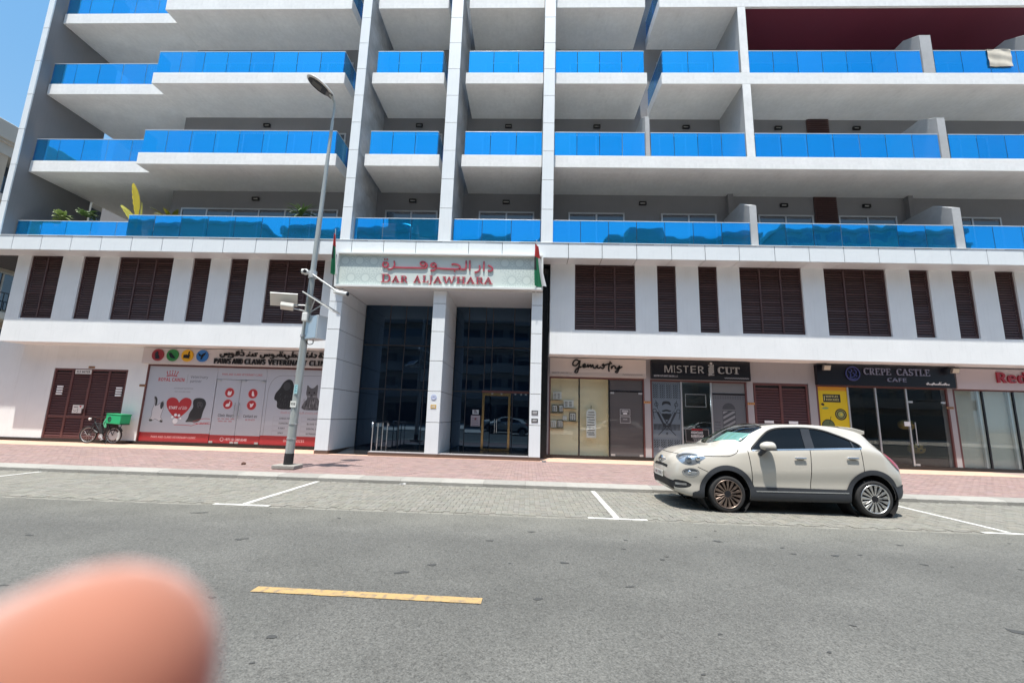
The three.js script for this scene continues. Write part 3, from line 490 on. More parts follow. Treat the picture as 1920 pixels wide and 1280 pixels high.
// --- veterinary clinic
{
  const s = board('clinic_sign', 'long pale shop sign with four coloured animal discs and black clinic lettering', -16.55, -8.0, 3.42, 4.09, std(0.60, 0.56, 0.55, 0.6), 0.16), z = SZ + 0.16;
  const discs = [['#8f2430', -15.85], ['#1f7d3c', -15.2], ['#e0aa12', -14.55], ['#2c72b8', -13.89]];
  discs.forEach(([c, x], i) => {
    const d = M('disc', merge([new THREE.CylinderGeometry(0.255, 0.255, 0.05, 32).rotateX(Math.PI / 2).translate(x, 3.78, z + 0.028)]), new THREE.MeshStandardMaterial({ color: c, roughness: 0.45 }), s, [0, 0, 0]);
    const pts = [[[-.06, -.15], [-.1, .05], [-.04, .14], [.02, .12], [.03, .02], [.08, -.06], [.1, -.15]], [[-.16, .08], [-.06, .1], [.02, .02], [.14, -.12], [.1, -.13], [-.04, -.1], [-.1, -.02]], [[-.14, -.1], [-.13, .02], [-.02, .04], [.04, .02], [.06, .16], [.1, .16], [.09, .04], [.13, 0], [.1, -.06], [.12, -.11]], [[-.16, .12], [-.04, .02], [.06, .1], [.15, .13], [.1, .03], [.06, -.02], [.0, -.14], [-.05, -.13], [-.02, -.03], [-.12, .0]]][i];
    const sh = new THREE.Shape(pts.map((p) => new THREE.Vector2(p[0] * 1.1, p[1] * 1.1))); M('animal', new THREE.ExtrudeGeometry(sh, { depth: 0.012, bevelEnabled: false }).translate(x, 3.78, z + 0.054), M_.blackGloss, d, [0, 0, 0]);
  });
  const L = [['PAWS', -13.34, -12.62], ['AND', -12.55, -12.1], ['CLAWS', -12.02, -11.12], ['VETERINARY', -11.0, -9.33], ['CLINIC', -9.22, -8.2]];
  M('lettering', merge(L.map(([w, a, b]) => letters(w, 'sans', a, b, 3.47, 3.70, z + 0.005, 0.06))), M_.black, s, [0, 0, 0]);
  // Arabic line, pen strokes reading right to left
  const q = (list, ox) => list.map((pts) => stroke(pts.map((p) => [ox + p[0], 3.82 + p[1]]), 0.052, z + 0.005, 0.06));
  const seen = [[0.42, 0.12], [0.42, 0.03], [0.34, 0.03], [0.33, 0.1], [0.32, 0.03], [0.24, 0.03], [0.23, 0.1], [0.22, 0.0], [0.14, -0.06], [0.05, -0.02], [0.05, 0.07]], waw = [[0.1, 0.03], [0.03, 0.1], [-0.02, 0.05], [0.08, 0.02], [0.06, -0.06], [-0.05, -0.06]];
  M('arabic_lettering', merge([
    ...q([seen, waw.map((p) => [p[0] + 0.52, p[1]]), [[0.62, 0.02], [0.72, 0.02], [0.74, 0.2]], [[0.74, 0.02], [0.84, 0.06], [0.8, 0.22]], [[0.9, 0.02], [1.05, 0.03], [1.02, 0.14], [0.92, 0.16]]], -13.15),
    ...q([[[0.02, 0.0], [0.12, 0.02], [0.12, 0.1]], [[0.1, 0.02], [0.28, 0.02], [0.3, 0.1], [0.3, 0.02], [0.44, 0.02], [0.4, 0.12], [0.5, 0.13]]], -12.0),
    ...q([seen, waw.map((p) => [p[0] + 0.52, p[1]]), [[0.62, 0.02], [0.76, 0.02], [0.78, 0.1]]], -11.4),
    ...q([[[0.0, 0.08], [0.06, 0.14], [0.1, 0.04], [0.02, 0.02], [0.0, 0.08]], [[0.1, 0.02], [0.22, 0.02], [0.24, 0.1], [0.25, 0.02], [0.36, -0.05]], [[0.4, 0.08], [0.42, -0.02], [0.34, -0.07]], [[0.46, 0.02], [0.72, 0.02], [0.7, 0.1], [0.56, 0.06]], [[0.56, 0.04], [0.58, 0.24]], [[0.74, 0.02], [0.84, 0.02], [0.86, 0.1], [0.88, 0.02], [0.98, 0.02], [1.0, 0.1]]], -10.55),
    ...q([[[0.0, 0.08], [0.06, 0.14], [0.1, 0.04], [0.02, 0.02], [0.0, 0.08]], [[0.1, 0.02], [0.22, 0.02], [0.24, 0.1]], [[0.3, 0.0], [0.3, 0.22]], [[0.36, 0.02], [0.46, 0.02], [0.5, 0.1], [0.42, 0.14]], [[0.62, 0.08], [0.68, 0.14], [0.72, 0.04], [0.64, 0.02], [0.62, 0.08]], [[0.74, 0.02], [0.9, 0.02], [0.86, 0.14], [0.78, 0.15]], [[0.98, 0.1], [1.0, -0.01], [0.92, -0.06]], [[1.06, 0.02], [1.2, 0.02], [1.22, 0.12]]], -9.45),
    ...[[-12.75, 3.77], [-12.2, 4.06], [-11.85, 3.98], [-10.52, 4.02], [-10.43, 4.02], [-10.25, 3.77], [-10.18, 3.77], [-9.72, 3.77], [-9.42, 4.02], [-9.33, 4.02], [-8.8, 4.02], [-8.72, 4.02]].map((p) => dotG(p[0], p[1], 0.034, z + 0.005, 0.06))]), M_.black, s, [0, 0, 0]);
  // the printed vinyl on the glazing
  const A = [-16.36, -8.0, 0.155, 3.38];
  const t = print(...A, 200, (g) => {
    g.box(-17, -7, 0, 4, '#b3b8c0'); g.box(-16.4, -13.27, 0, 0.53, '#a3262b'); g.box(-13.27, -11.12, 0, 0.5, '#a3262b'); g.box(-11.12, -8, 0, 0.54, '#a3262b');
    const red = '#ad2a2f';
    // crown of loops and dots, brand line
    for (let i = 0; i < 5; i++) { const x = -15.51 + i * 0.12; g.dot(x, 3.09 + 0.02 * (2 - Math.abs(i - 2)), 0.026); g.fillC(red); g.beginPath(); g.moveTo(x, 3.06); g.lineTo(-15.45 + i * 0.085, 2.93); g.strokeC(red, 0.03); } g.beginPath(); g.moveTo(-15.5, 2.9); g.quadraticCurveTo(-15.27, 2.95, -15.05, 2.9); g.strokeC(red, 0.035);
    g.say('ROYAL CANIN', -15.86, 2.68, 0.15, { color: red, w: 1.18 }); g.box(-14.58, -14.565, 2.62, 3.0, '#888');
    g.say('Veterinary', -14.45, 2.84, 0.11, { color: '#55565c', style: 'normal', w: 0.78 }); g.say('partner', -14.45, 2.66, 0.11, { color: '#55565c', style: 'normal', w: 0.52 });
    g.say('VETERINARY NUTRITION', -15.1, 2.36, 0.06, { color: '#77787e', style: 'normal', w: 0.85 }); g.say('FOR CATS AND DOGS', -15.05, 2.22, 0.06, { color: '#77787e', style: 'normal', w: 0.7 });
    // heart
    g.beginPath(); g.moveTo(-14.78, 1.1); g.bezierCurveTo(-15.35, 1.45, -15.5, 1.95, -15.1, 2.0); g.bezierCurveTo(-14.92, 2.0, -14.83, 1.9, -14.78, 1.78); g.bezierCurveTo(-14.73, 1.9, -14.62, 2.02, -14.45, 2.0); g.bezierCurveTo(-14.06, 1.95, -14.2, 1.45, -14.78, 1.1); g.fillC(red);
    g.say('START', -15.2, 1.51, 0.12, { color: '#e8e4e4', w: 0.38 }); g.say('of life', -14.78, 1.51, 0.12, { color: '#e8e4e4', style: 'italic', w: 0.38, face: 'serif' });
    // paw
    for (const [x, y, r] of [[-14.83, 1.02, 0.12], [-14.98, 1.18, 0.06], [-14.85, 1.27, 0.065], [-14.7, 1.25, 0.06], [-14.62, 1.13, 0.055]]) { g.dot(x, y, r); g.fillC('#e4e4e6'); g.strokeC('#888', 0.008); }
    // cat with raised tail
    g.path([[-15.82, 2.02], [-15.92, 2.02], [-15.86, 1.86], [-15.84, 1.66], [-15.92, 1.45], [-15.88, 1.2], [-15.98, 1.02], [-15.82, 1.0], [-15.72, 1.1], [-15.58, 1.02], [-15.42, 0.96], [-15.36, 1.02], [-15.5, 1.15], [-15.46, 1.35], [-15.42, 1.55], [-15.44, 1.72], [-15.46, 1.86], [-15.56, 1.78], [-15.66, 1.7], [-15.74, 1.62], [-15.74, 1.86]]); g.fillC('#c9c8cb'); g.strokeC('#77777c', 0.02);
    g.path([[-15.82, 2.03], [-15.9, 2.0], [-15.82, 1.85], [-15.82, 1.62], [-15.74, 1.62], [-15.73, 1.9]]); g.fillC('#2a2a2c'); g.path([[-15.6, 1.74], [-15.48, 1.84], [-15.43, 1.68], [-15.48, 1.5], [-15.56, 1.5]]); g.fillC('#3a393c'); g.path([[-15.98, 1.06], [-15.85, 1.08], [-15.8, 0.99], [-15.96, 0.97]]); g.fillC('#333'); g.path([[-15.5, 1.06], [-15.38, 1.03], [-15.36, 0.94], [-15.5, 0.95]]); g.fillC('#333');
    // dark puppy
    g.path([[-14.16, 1.96], [-13.95, 2.02], [-13.7, 1.98], [-13.58, 1.8], [-13.62, 1.62], [-13.68, 1.45], [-13.72, 1.1], [-13.9, 0.98], [-14.2, 1.0], [-14.42, 0.98], [-14.3, 1.12], [-14.26, 1.4], [-14.12, 1.6], [-14.18, 1.8]]); g.fillC('#2b2a2c');
    g.path([[-14.0, 1.86], [-13.75, 1.84], [-13.72, 1.64], [-13.86, 1.56], [-13.98, 1.64]]); g.fillC('#454447'); g.dot(-13.92, 1.74, 0.022); g.fillC('#111'); g.dot(-13.79, 1.74, 0.022); g.fillC('#111'); g.dot(-13.85, 1.63, 0.035); g.fillC('#0c0c0c');
    // hand line drawing
    g.beginPath(); g.moveTo(-14.85, 0.86); g.quadraticCurveTo(-14.4, 0.88, -14.1, 0.84); g.quadraticCurveTo(-13.8, 0.96, -13.32, 1.0); g.moveTo(-14.02, 0.96); g.quadraticCurveTo(-13.7, 0.9, -13.3, 0.94); g.moveTo(-14.05, 1.02); g.quadraticCurveTo(-13.6, 1.2, -13.35, 1.14); g.strokeC(red, 0.018); g.say('care', -13.92, 0.92, 0.1, { color: red, style: 'italic', face: 'serif', w: 0.5 });
    g.say('PAWS AND CLAWS VETERINARY CLINIC', -15.78, 0.31, 0.085, { color: '#d9a8a6', w: 1.95 });
    g.say('PAWS AND CLAWS VETERINARY CLINIC', -13.08, 3.0, 0.09, { color: '#b0696c', w: 1.78 });
    // door discs
    for (const [x, y] of [[-12.65, 2.27], [-12.66, 1.78], [-11.63, 2.25], [-11.63, 1.77]]) { g.dot(x, y, 0.21); g.fillC('#c98a8c'); g.dot(x, y, 0.19); g.fillC(red); }
    g.path([[-12.74, 2.17], [-12.73, 2.3], [-12.68, 2.36], [-12.64, 2.28], [-12.58, 2.36], [-12.55, 2.3], [-12.58, 2.16], [-12.66, 2.14]]); g.fillC('#e6dcdc'); g.path([[-12.76, 1.72], [-12.7, 1.82], [-12.62, 1.8], [-12.6, 1.92], [-12.56, 1.9], [-12.57, 1.78], [-12.58, 1.68], [-12.74, 1.67]]); g.fillC('#e6dcdc');
    g.path([[-11.68, 2.14], [-11.68, 2.28], [-11.66, 2.38], [-11.61, 2.34], [-11.58, 2.22], [-11.54, 2.14]]); g.fillC('#e6dcdc'); g.path([[-11.74, 1.86], [-11.64, 1.8], [-11.54, 1.88], [-11.56, 1.76], [-11.62, 1.68], [-11.7, 1.68], [-11.68, 1.76]]); g.fillC('#e6dcdc');
    g.say('Clinic Hours', -13.03, 1.25, 0.12, { color: '#3c3c40', w: 0.7 }); g.say('SAT - THU: 10AM - 10PM', -13.02, 1.14, 0.06, { color: '#a85358', w: 0.72 }); g.say('FRIDAY: 2PM - 10PM', -12.99, 1.04, 0.06, { color: '#a85358', w: 0.6 });
    g.say('Contact us:', -11.93, 1.25, 0.12, { color: '#3c3c40', w: 0.62 }); g.say('04 379 6777', -11.82, 1.12, 0.07, { color: '#a85358', w: 0.42 });
    g.dot(-12.72, 0.33, 0.07); g.strokeC('#e2c4c3', 0.02); g.say('+971 50 348 8548', -12.6, 0.28, 0.1, { color: '#e2c4c3', w: 0.95 });
    // right panel: arch, dog and cat portraits, lists
    g.beginPath(); g.moveTo(-10.98, 0.55); g.lineTo(-10.98, 2.3); g.quadraticCurveTo(-10.95, 3.02, -10.4, 3.05); g.lineTo(-8.0, 3.08); g.strokeC('#77777c', 0.014); g.dot(-9.78, 3.03, 0.11); g.fillC('#b3b8c0'); g.dot(-9.78, 3.03, 0.11); g.strokeC('#a87d80', 0.014);
    g.path([[-10.55, 1.62], [-10.52, 1.98], [-10.7, 2.02], [-10.66, 2.3], [-10.48, 2.5], [-10.36, 2.78], [-10.14, 2.92], [-9.96, 2.84], [-9.86, 2.55], [-9.78, 2.2], [-9.74, 1.62]]); g.fillC('#222224');
    g.path([[-10.34, 2.72], [-10.2, 2.8], [-10.05, 2.72], [-10.02, 2.5], [-10.2, 2.4], [-10.34, 2.5]]); g.fillC('#3b3b3d'); for (let i = 0; i < 26; i++) { const x = R(-10.5, -9.85), y = R(1.66, 2.5); g.beginPath(); g.moveTo(x, y); g.lineTo(x - 0.02, y - R(0.06, 0.16)); g.strokeC('#48484b', 0.012); }
    g.box(-10.56, -9.74, 1.55, 1.63, '#b3b8c0');
    g.path([[-9.52, 1.62], [-9.4, 1.95], [-9.24, 2.1], [-9.34, 2.3], [-9.32, 2.5], [-9.32, 2.72], [-9.18, 2.55], [-9.02, 2.54], [-8.86, 2.76], [-8.84, 2.5], [-8.86, 2.2], [-8.72, 2.0], [-8.6, 1.62]]); g.fillC('#5b5a5d');
    for (let i = 0; i < 60; i++) { const a = R(-9.42, -8.72), y = R(1.66, 2.1); g.beginPath(); g.moveTo(a, y); g.lineTo(a + (a + 9.08) * 0.12, y - R(0.08, 0.16)); g.strokeC(i % 2 ? '#2c2c2e' : '#8a898c', 0.016); } g.dot(-9.2, 2.36, 0.035); g.fillC('#1a1a1a'); g.dot(-8.98, 2.36, 0.035); g.fillC('#1a1a1a'); g.poly([[-9.13, 2.27], [-9.05, 2.27], [-9.09, 2.21]]); g.fillC('#1d1d1f'); for (const s of [-1, 1]) for (let i = 0; i < 3; i++) { g.beginPath(); g.moveTo(-9.09 + s * 0.06, 2.22 - i * 0.02); g.lineTo(-9.09 + s * 0.3, 2.25 - i * 0.05); g.strokeC('#c9c9cb', 0.008); }
    g.box(-9.53, -8.55, 1.55, 1.63, '#b3b8c0');
    g.say('Health is in the details of every animal', -10.35, 1.46, 0.09, { color: '#b98083', style: 'italic', face: 'serif', w: 1.75 });
    [['CONSULTATION', 'VACCINATIONS'], ['SURGERIES', 'BLOOD TESTS'], ['X-RAY', 'DENTAL CARE'], ['SPAY', 'ULTRASOUND']].forEach((r, i) => { const y = 1.22 - i * 0.2; [[-10.62, 0], [-9.42, 1]].forEach(([x, k]) => { g.beginPath(); g.rect(x, y - 0.05, 0.95, 0.16); g.strokeC('#9a9ba2', 0.008); g.say(r[k], x + 0.25, y, 0.075, { color: '#4c4c50', w: Math.min(0.62, r[k].length * 0.058) }); }); });
    g.say('OUR SERVICES', -10.1, 0.3, 0.1, { color: '#d7a9a7', w: 0.9 });
  });
  const p = front('shop window of the veterinary clinic covered in printed vinyl', -16.36, -8.0, 3.38, [], M_.brownRed), z2 = SZ - 0.045, vin = new THREE.MeshPhysicalMaterial({ map: t, roughness: 0.5, clearcoat: 0.55, clearcoatRoughness: 0.04 });
  printed('pane', t, A, -16.3, -13.285, 0.157, 3.32, z2, p, { mat: vin }); printed('pane', t, A, -13.275, -11.115, 2.83, 3.32, z2, p, { mat: vin }); printed('pane', t, A, -11.105, -8.05, 0.157, 3.32, z2, p, { mat: vin });
  const D1 = printed('door_leaf', t, A, -13.265, -12.205, 0.165, 2.815, z2 - 0.01, p, { mat: vin }), D2 = printed('door_leaf', t, A, -12.19, -11.125, 0.165, 2.815, z2 - 0.01, p, { mat: vin });
  for (const x of [-12.29, -12.11]) M('door_handle', merge([rod([x, 1.2, SZ + 0.03], [x, 1.86, SZ + 0.03], 0.016), rod([x, 1.3, SZ - 0.04], [x, 1.3, SZ + 0.03], 0.01, 6), rod([x, 1.76, SZ - 0.04], [x, 1.76, SZ + 0.03], 0.01, 6)]), M_.chrome, p, [0, 0, 0]);
  M('door_fitting', merge([[-13.25, 2.74], [-12.35, 2.74], [-12.15, 2.74], [-11.3, 2.74], [-13.25, 0.17], [-12.35, 0.17], [-12.15, 0.17], [-11.3, 0.17]].map(([x, y]) => bg(x, x + 0.16, y, y + 0.075, z2 + 0.02, z2 - 0.03))), M_.alu, p, [0, 0, 0]);
}
// --- jewellery shop with script lettering
{
  const s = board('script_sign', 'pale beige shop sign with black handwritten script over the jewellery window', 0.93, 4.88, 3.33, 4.08, std(0.60, 0.53, 0.48, 0.6), 0.14), z = SZ + 0.14;
  const K = (p) => [1.86 + (p[0] - 385) * 0.00363, 3.79 - (p[1] - 150) * 0.0037];
  const runs = [[[460, 105], [430, 90], [395, 115], [392, 150], [425, 155], [462, 110], [470, 100], [455, 180], [435, 235], [415, 230], [430, 195], [490, 165]], [[500, 165], [530, 150], [525, 135], [505, 150], [510, 172], [545, 165]], [[550, 172], [560, 140], [565, 168], [590, 142], [595, 168], [618, 142], [622, 172], [645, 178], [660, 150]], [[672, 140], [668, 172], [690, 178], [705, 160]], [[745, 130], [725, 140], [745, 160], [730, 180], [710, 172]], [[735, 150], [790, 130], [835, 118]], [[815, 98], [795, 170], [800, 215]], [[830, 150], [828, 178], [845, 150], [865, 150]], [[870, 150], [872, 176], [900, 172], [918, 150], [905, 195], [890, 222], [872, 215], [910, 180], [950, 155]]];
  M('lettering', merge(runs.map((r) => stroke(r.map(K), 0.062, z + 0.004, 0.03))), M_.black, s, [0, 0, 0]);
  const t = print(0.93, 4.88, 3.33, 4.08, 110, (g) => { g.box(0, 6, 3, 5, '#b6aca4'); g.say('GEMISTRY JEWELLERY LLC', 1.02, 3.43, 0.06, { color: '#6a625c', w: 0.82 }); g.beginPath(); let x = 3.92; while (x < 4.72) { g.moveTo(x, 3.43); g.quadraticCurveTo(x + 0.03, 3.48, x + 0.06, 3.43); x += 0.075; } g.strokeC('#6a625c', 0.018); });
  printed('print', t, [0.93, 4.88, 3.33, 4.08], 0.95, 4.86, 3.35, 3.5, z - 0.003, s, { rough: 0.6, d: 0.012 });
  const p = front('jewellery shop window with cream display wall and grey glass door', 0.92, 4.83, 3.3, [2.16, 3.39], M_.blackGloss), z2 = SZ - 0.045;
  B('pane', M_.clear, 0.985, 2.125, 0.157, 3.235, z2, z2 - 0.01, p); B('pane', M_.clear, 2.195, 3.355, 0.157, 3.235, z2, z2 - 0.01, p);
  const greyGlass = phys(0.105, 0.10, 0.10, 0.03, { ior: 1.6 }); B('pane', greyGlass, 3.425, 4.765, 2.80, 3.235, z2, z2 - 0.01, p); B('door_leaf', greyGlass, 3.43, 4.76, 0.165, 2.74, z2 - 0.004, z2 - 0.016, p);
  B('transom', M_.blackGloss, 3.425, 4.765, 2.742, 2.796, z2 + 0.015, z2 - 0.03, p); M('door_fitting', merge([bg(3.45, 3.62, 0.165, 0.24, z2 + 0.015, z2 - 0.02), bg(4.6, 4.75, 0.165, 0.24, z2 + 0.015, z2 - 0.02), bg(3.45, 3.6, 2.66, 2.735, z2 + 0.015, z2 - 0.02), bg(4.6, 4.75, 2.66, 2.735, z2 + 0.015, z2 - 0.02)]), M_.alu, p, [0, 0, 0]);
  const t2 = print(0, 0.42, 0, 0.57, 200, (g) => { g.box(0, 1, 0, 1, '#5a5859'); g.strokeStyle = '#cfcfcf'; g.lineWidth = 0.012; g.strokeRect(0.01, 0.31, 0.4, 0.25); g.strokeRect(0.01, 0.01, 0.4, 0.25); g.say('OPENING', 0.08, 0.45, 0.07, { color: '#ddd', w: 0.26 }); g.box(0.13, 0.29, 0.36, 0.42, '#ddd'); g.say('HOURS', 0.12, 0.13, 0.05, { color: '#bbb', w: 0.18 }); }); printed('door_print', t2, [3.83, 4.25, 1.48, 2.05], 3.83, 4.25, 1.48, 2.05, z2 + 0.005, p, { d: 0.006 });
  const cream = std(0.90, 0.79, 0.56, 0.7); B('display_wall', cream, 0.92, 3.4, 0.06, 3.35, SZ - 0.40, SZ - 0.44, p); B('display_side', cream, 3.375, 3.41, 0.06, 3.35, SZ - 0.08, SZ - 0.395, p); B('display_floor', std(0.75, 0.72, 0.62, 0.6), 0.92, 3.4, 0.08, 0.12, SZ - 0.07, SZ - 0.395, p); B('display_ceiling', cream, 0.92, 3.4, 3.34, 3.38, SZ - 0.31, SZ - 0.395, p);
  // framed prints and ledges on the display wall: things one could lift off
  const zf = SZ - 0.38; let k = 0;
  for (const [x, y, w, h, dark, l] of [[1.1, 2.38, 0.36, 0.32, 0, 'pale framed card topmost in the jewellery window'], [1.55, 2.05, 0.42, 0.32, 0, 'pale framed card right of the topmost one in the jewellery window'], [1.06, 1.85, 0.24, 0.3, 1, 'black framed card at left in the second row of the jewellery window'], [1.34, 1.85, 0.2, 0.3, 1, 'narrow black framed oval card in the second row of the jewellery window'], [1.79, 1.52, 0.28, 0.32, 1, 'black framed card at the right edge of the first jewellery pane'], [1.52, 1.52, 0.16, 0.18, 0, 'small white card beside a black frame in the jewellery window'], [1.03, 1.22, 0.22, 0.28, 0, 'pale card lowest at left in the jewellery window'], [1.28, 1.22, 0.26, 0.3, 1, 'black and white framed card lowest in the jewellery window']]) {
    const f = thing('framed_card', l, 'framed card', [x + w / 2, y, zf]); B('frame', dark ? M_.black : M_.paper, x, x + w, y, y + h, zf + 0.05, zf + 0.02, f, 0.004); B('card', M_.paper, x + 0.025, x + w - 0.025, y + 0.025, y + h - 0.025, zf + 0.054, zf + 0.051, f);
    M('print', merge([0, 1, 2, 3].flatMap((r) => [0, 1].map((c) => bg(x + 0.05 + c * (w - 0.08) / 2, x + 0.03 + (c + 0.8) * (w - 0.08) / 2, y + 0.05 + r * (h - 0.1) / 4, y + 0.05 + (r + 0.55) * (h - 0.1) / 4, zf + 0.0565, zf + 0.0545)))), dark ? M_.black : std(0.22, 0.22, 0.2, 0.8), f, [0, 0, 0]);
  }
  [[1.0, 1.5, 2.34], [1.5, 2.08, 2.01], [1.0, 1.56, 1.81], [1.5, 2.12, 1.48], [1.0, 1.56, 1.18]].forEach(([a, b, y]) => B('ledge', std(0.60, 0.43, 0.26, 0.6), a, b, y - 0.035, y, zf + 0.1, zf - 0.018, p));
  // hanging price tag
  const tg = thing('hanging_tag', 'large white tag with printed lines hanging in the second jewellery pane', 'tag', [2.68, 0.95, SZ - 0.3]), sh = new THREE.Shape(); sh.moveTo(-0.2, 0); sh.lineTo(0.2, 0); sh.lineTo(0.2, 1.0); sh.quadraticCurveTo(0.19, 1.12, 0.08, 1.16); sh.lineTo(-0.08, 1.16); sh.quadraticCurveTo(-0.19, 1.12, -0.2, 1.0);
  M('card', metreUV(new THREE.ExtrudeGeometry(sh, { depth: 0.02, bevelEnabled: false })), M_.paper, tg, [2.68, 0.85, SZ - 0.2]); M('cord', rod([2.68, 1.99, SZ - 0.19], [2.68, 2.16, SZ - 0.19], 0.012), M_.brown, tg, [0, 0, 0]);
  M('print', merge([1.86, 1.76, 1.66, 1.56, 1.45, 1.34, 1.24, 1.14, 1.04, 0.96].map((y, i) => bg(2.56 - 0.03 * (i % 3), 2.80 + 0.02 * (i % 2), y, y + 0.035, SZ - 0.178, SZ - 0.179))), std(0.1, 0.1, 0.1, 0.8), tg, [0, 0, 0]);
}
// --- barber shop
{
  const s = board('barber_sign', 'black barber shop sign with raised silver letters and a barber pole emblem', 5.09, 9.10, 3.31, 4.08, M_.blackGloss, 0.16), z = SZ + 0.16, sil = std(0.42, 0.42, 0.41, 0.4, { metalness: 0.3 });
  const L = [['M', 5.62, 5.94], ['I', 6.0, 6.05], ['S', 6.12, 6.32], ['T', 6.38, 6.60], ['E', 6.68, 6.90], ['R', 6.98, 7.22]]; M('lettering', merge(L.map(([w, a, b]) => letters(w, 'sansR', a, b, 3.58, 3.87, z + 0.004, 0.035))), sil, s, [0, 0, 0]); M('serif_lettering', letters('CUT', 'serif', 7.78, 8.66, 3.58, 3.86, z + 0.004, 0.035), sil, s, [0, 0, 0]);
  const zz = [bg(7.40, 7.62, 3.50, 3.54, z + 0.004, z + 0.04), bg(7.40, 7.62, 3.88, 3.93, z + 0.004, z + 0.04), new THREE.SphereGeometry(0.055, 10, 8).translate(7.51, 3.99, z + 0.02)]; for (let i = 0; i < 6; i++) zz.push(bg(-0.13, 0.13, -0.02, 0.02, 0, 0.03).rotateZ(0.6).translate(7.51, 3.56 + i * 0.06, z + 0.006)); M('barber_pole', merge(zz), sil, s, [0, 0, 0]);
  const t = print(5.09, 9.1, 3.31, 3.5, 110, (g) => { g.box(5, 10, 3, 4, '#16161a'); g.say('MISTER CUT GENTS SALON L.L.C', 5.19, 3.4, 0.065, { color: '#c9c9cb', w: 0.98 }); g.beginPath(); let x = 8.05; while (x < 9.02) { g.moveTo(x, 3.42); g.quadraticCurveTo(x + 0.03, 3.37, x + 0.06, 3.42); x += 0.07; } g.strokeC('#c9c9cb', 0.02); }); printed('print', t, [5.09, 9.1, 3.31, 3.5], 5.12, 9.07, 3.335, 3.49, z - 0.002, s, { rough: 0.4 });
  const p = front('barber shop window with frosted drawing of a bearded man and scissors', 5.08, 8.98, 3.28, [6.34, 7.55], M_.alu), z2 = SZ - 0.045;
  const A = [5.14, 6.31, 0.157, 3.22], man = print(...A, 230, (g) => {
    g.box(5, 7, 0, 4, '#66727c'); const k = '#1e2329';
    for (let r = 0; r < 2; r++) { g.save(); g.beginPath(); g.rect(5.14, r ? 0.55 : 2.52, 1.17, r ? 0.32 : 0.6); g.clip(); for (let i = -30; i < 40; i++) for (let j = 0; j < 12; j++) { g.save(); g.translate(5.14 + i * 0.09, (r ? 0.5 : 2.5) + j * 0.09); g.rotate((i + j) % 2 ? 0.785 : 0.785); g.fillStyle = k; g.fillRect(-0.05, -0.016, (i * 7 + j * 3) % 3 ? 0.1 : 0.05, 0.032); g.restore(); } g.restore(); }
    g.path([[5.54, 2.22], [5.55, 2.36], [5.62, 2.42], [5.82, 2.42], [5.9, 2.36], [5.9, 2.22], [5.85, 2.28], [5.72, 2.32], [5.6, 2.28]]); g.fillC(k); g.path([[5.5, 2.02], [5.62, 2.06], [5.72, 2.09], [5.82, 2.06], [5.94, 2.02], [5.84, 1.98], [5.72, 2.02], [5.6, 1.98]]); g.fillC(k); g.path([[5.52, 1.94], [5.62, 1.9], [5.72, 1.93], [5.82, 1.9], [5.92, 1.94], [5.86, 1.74], [5.72, 1.64], [5.58, 1.74]]); g.fillC(k);
    for (const s of [-1, 1]) { const X = (x) => 5.72 + s * x; g.poly([[X(0.36), 2.12], [X(0.30), 2.04], [X(-0.06), 1.5], [X(0.0), 1.5]]); g.fillC('#2a3038'); g.poly([[X(0.42), 1.98], [X(0.32), 1.98], [X(0.04), 1.38], [X(0.12), 1.38]]); g.fillC('#2a3038'); for (const [x, y] of [[0.40, 2.28], [0.48, 2.02]]) { g.dot(X(x), y, 0.07); g.strokeC(k, 0.022); } g.beginPath(); g.moveTo(X(0.42), 2.44); g.lineTo(X(0.36), 2.12); g.moveTo(X(0.54), 1.96); g.lineTo(X(0.5), 1.7); g.strokeC(k, 0.024);
      g.beginPath(); g.moveTo(X(-0.1), 1.52); g.lineTo(X(0.34), 1.06); g.strokeC(k, 0.03); for (let i = 0; i < 10; i++) { g.poly([[X(0.04 + i * 0.05), 1.5 - i * 0.002], [X(0.075 + i * 0.05), 1.5], [X(0.03 + i * 0.055), 1.25], [X(0.0 + i * 0.055), 1.25]]); g.fillC(k); } }
    for (let i = 0; i < 5; i++) { g.beginPath(); g.moveTo(5.72, 1.12); const a = i * 1.257; g.lineTo(5.72 + Math.cos(a) * 0.05, 1.12 + Math.sin(a) * 0.05); g.strokeC(k, 0.02); }
    g.say('Mister Cut', 5.35, 0.45, 0.12, { color: '#bcc3c8', style: 'italic', face: 'serif', w: 0.6 }); g.say('SALON', 5.4, 0.32, 0.06, { color: '#bcc3c8', w: 0.4 });
  });
  printed('frosted_pane', man, A, ...A, z2, p, { rough: 0.3, coat: 0.7 });
  B('pane', M_.clear, 6.375, 7.515, 0.157, 3.22, z2, z2 - 0.01, p);
  const fro = phys(0.20, 0.205, 0.205, 0.2, { ior: 1.55 }); B('pane', fro, 7.585, 8.915, 2.80, 3.22, z2, z2 - 0.01, p); B('transom', M_.blackGloss, 7.585, 8.915, 2.735, 2.797, z2 + 0.015, z2 - 0.03, p);
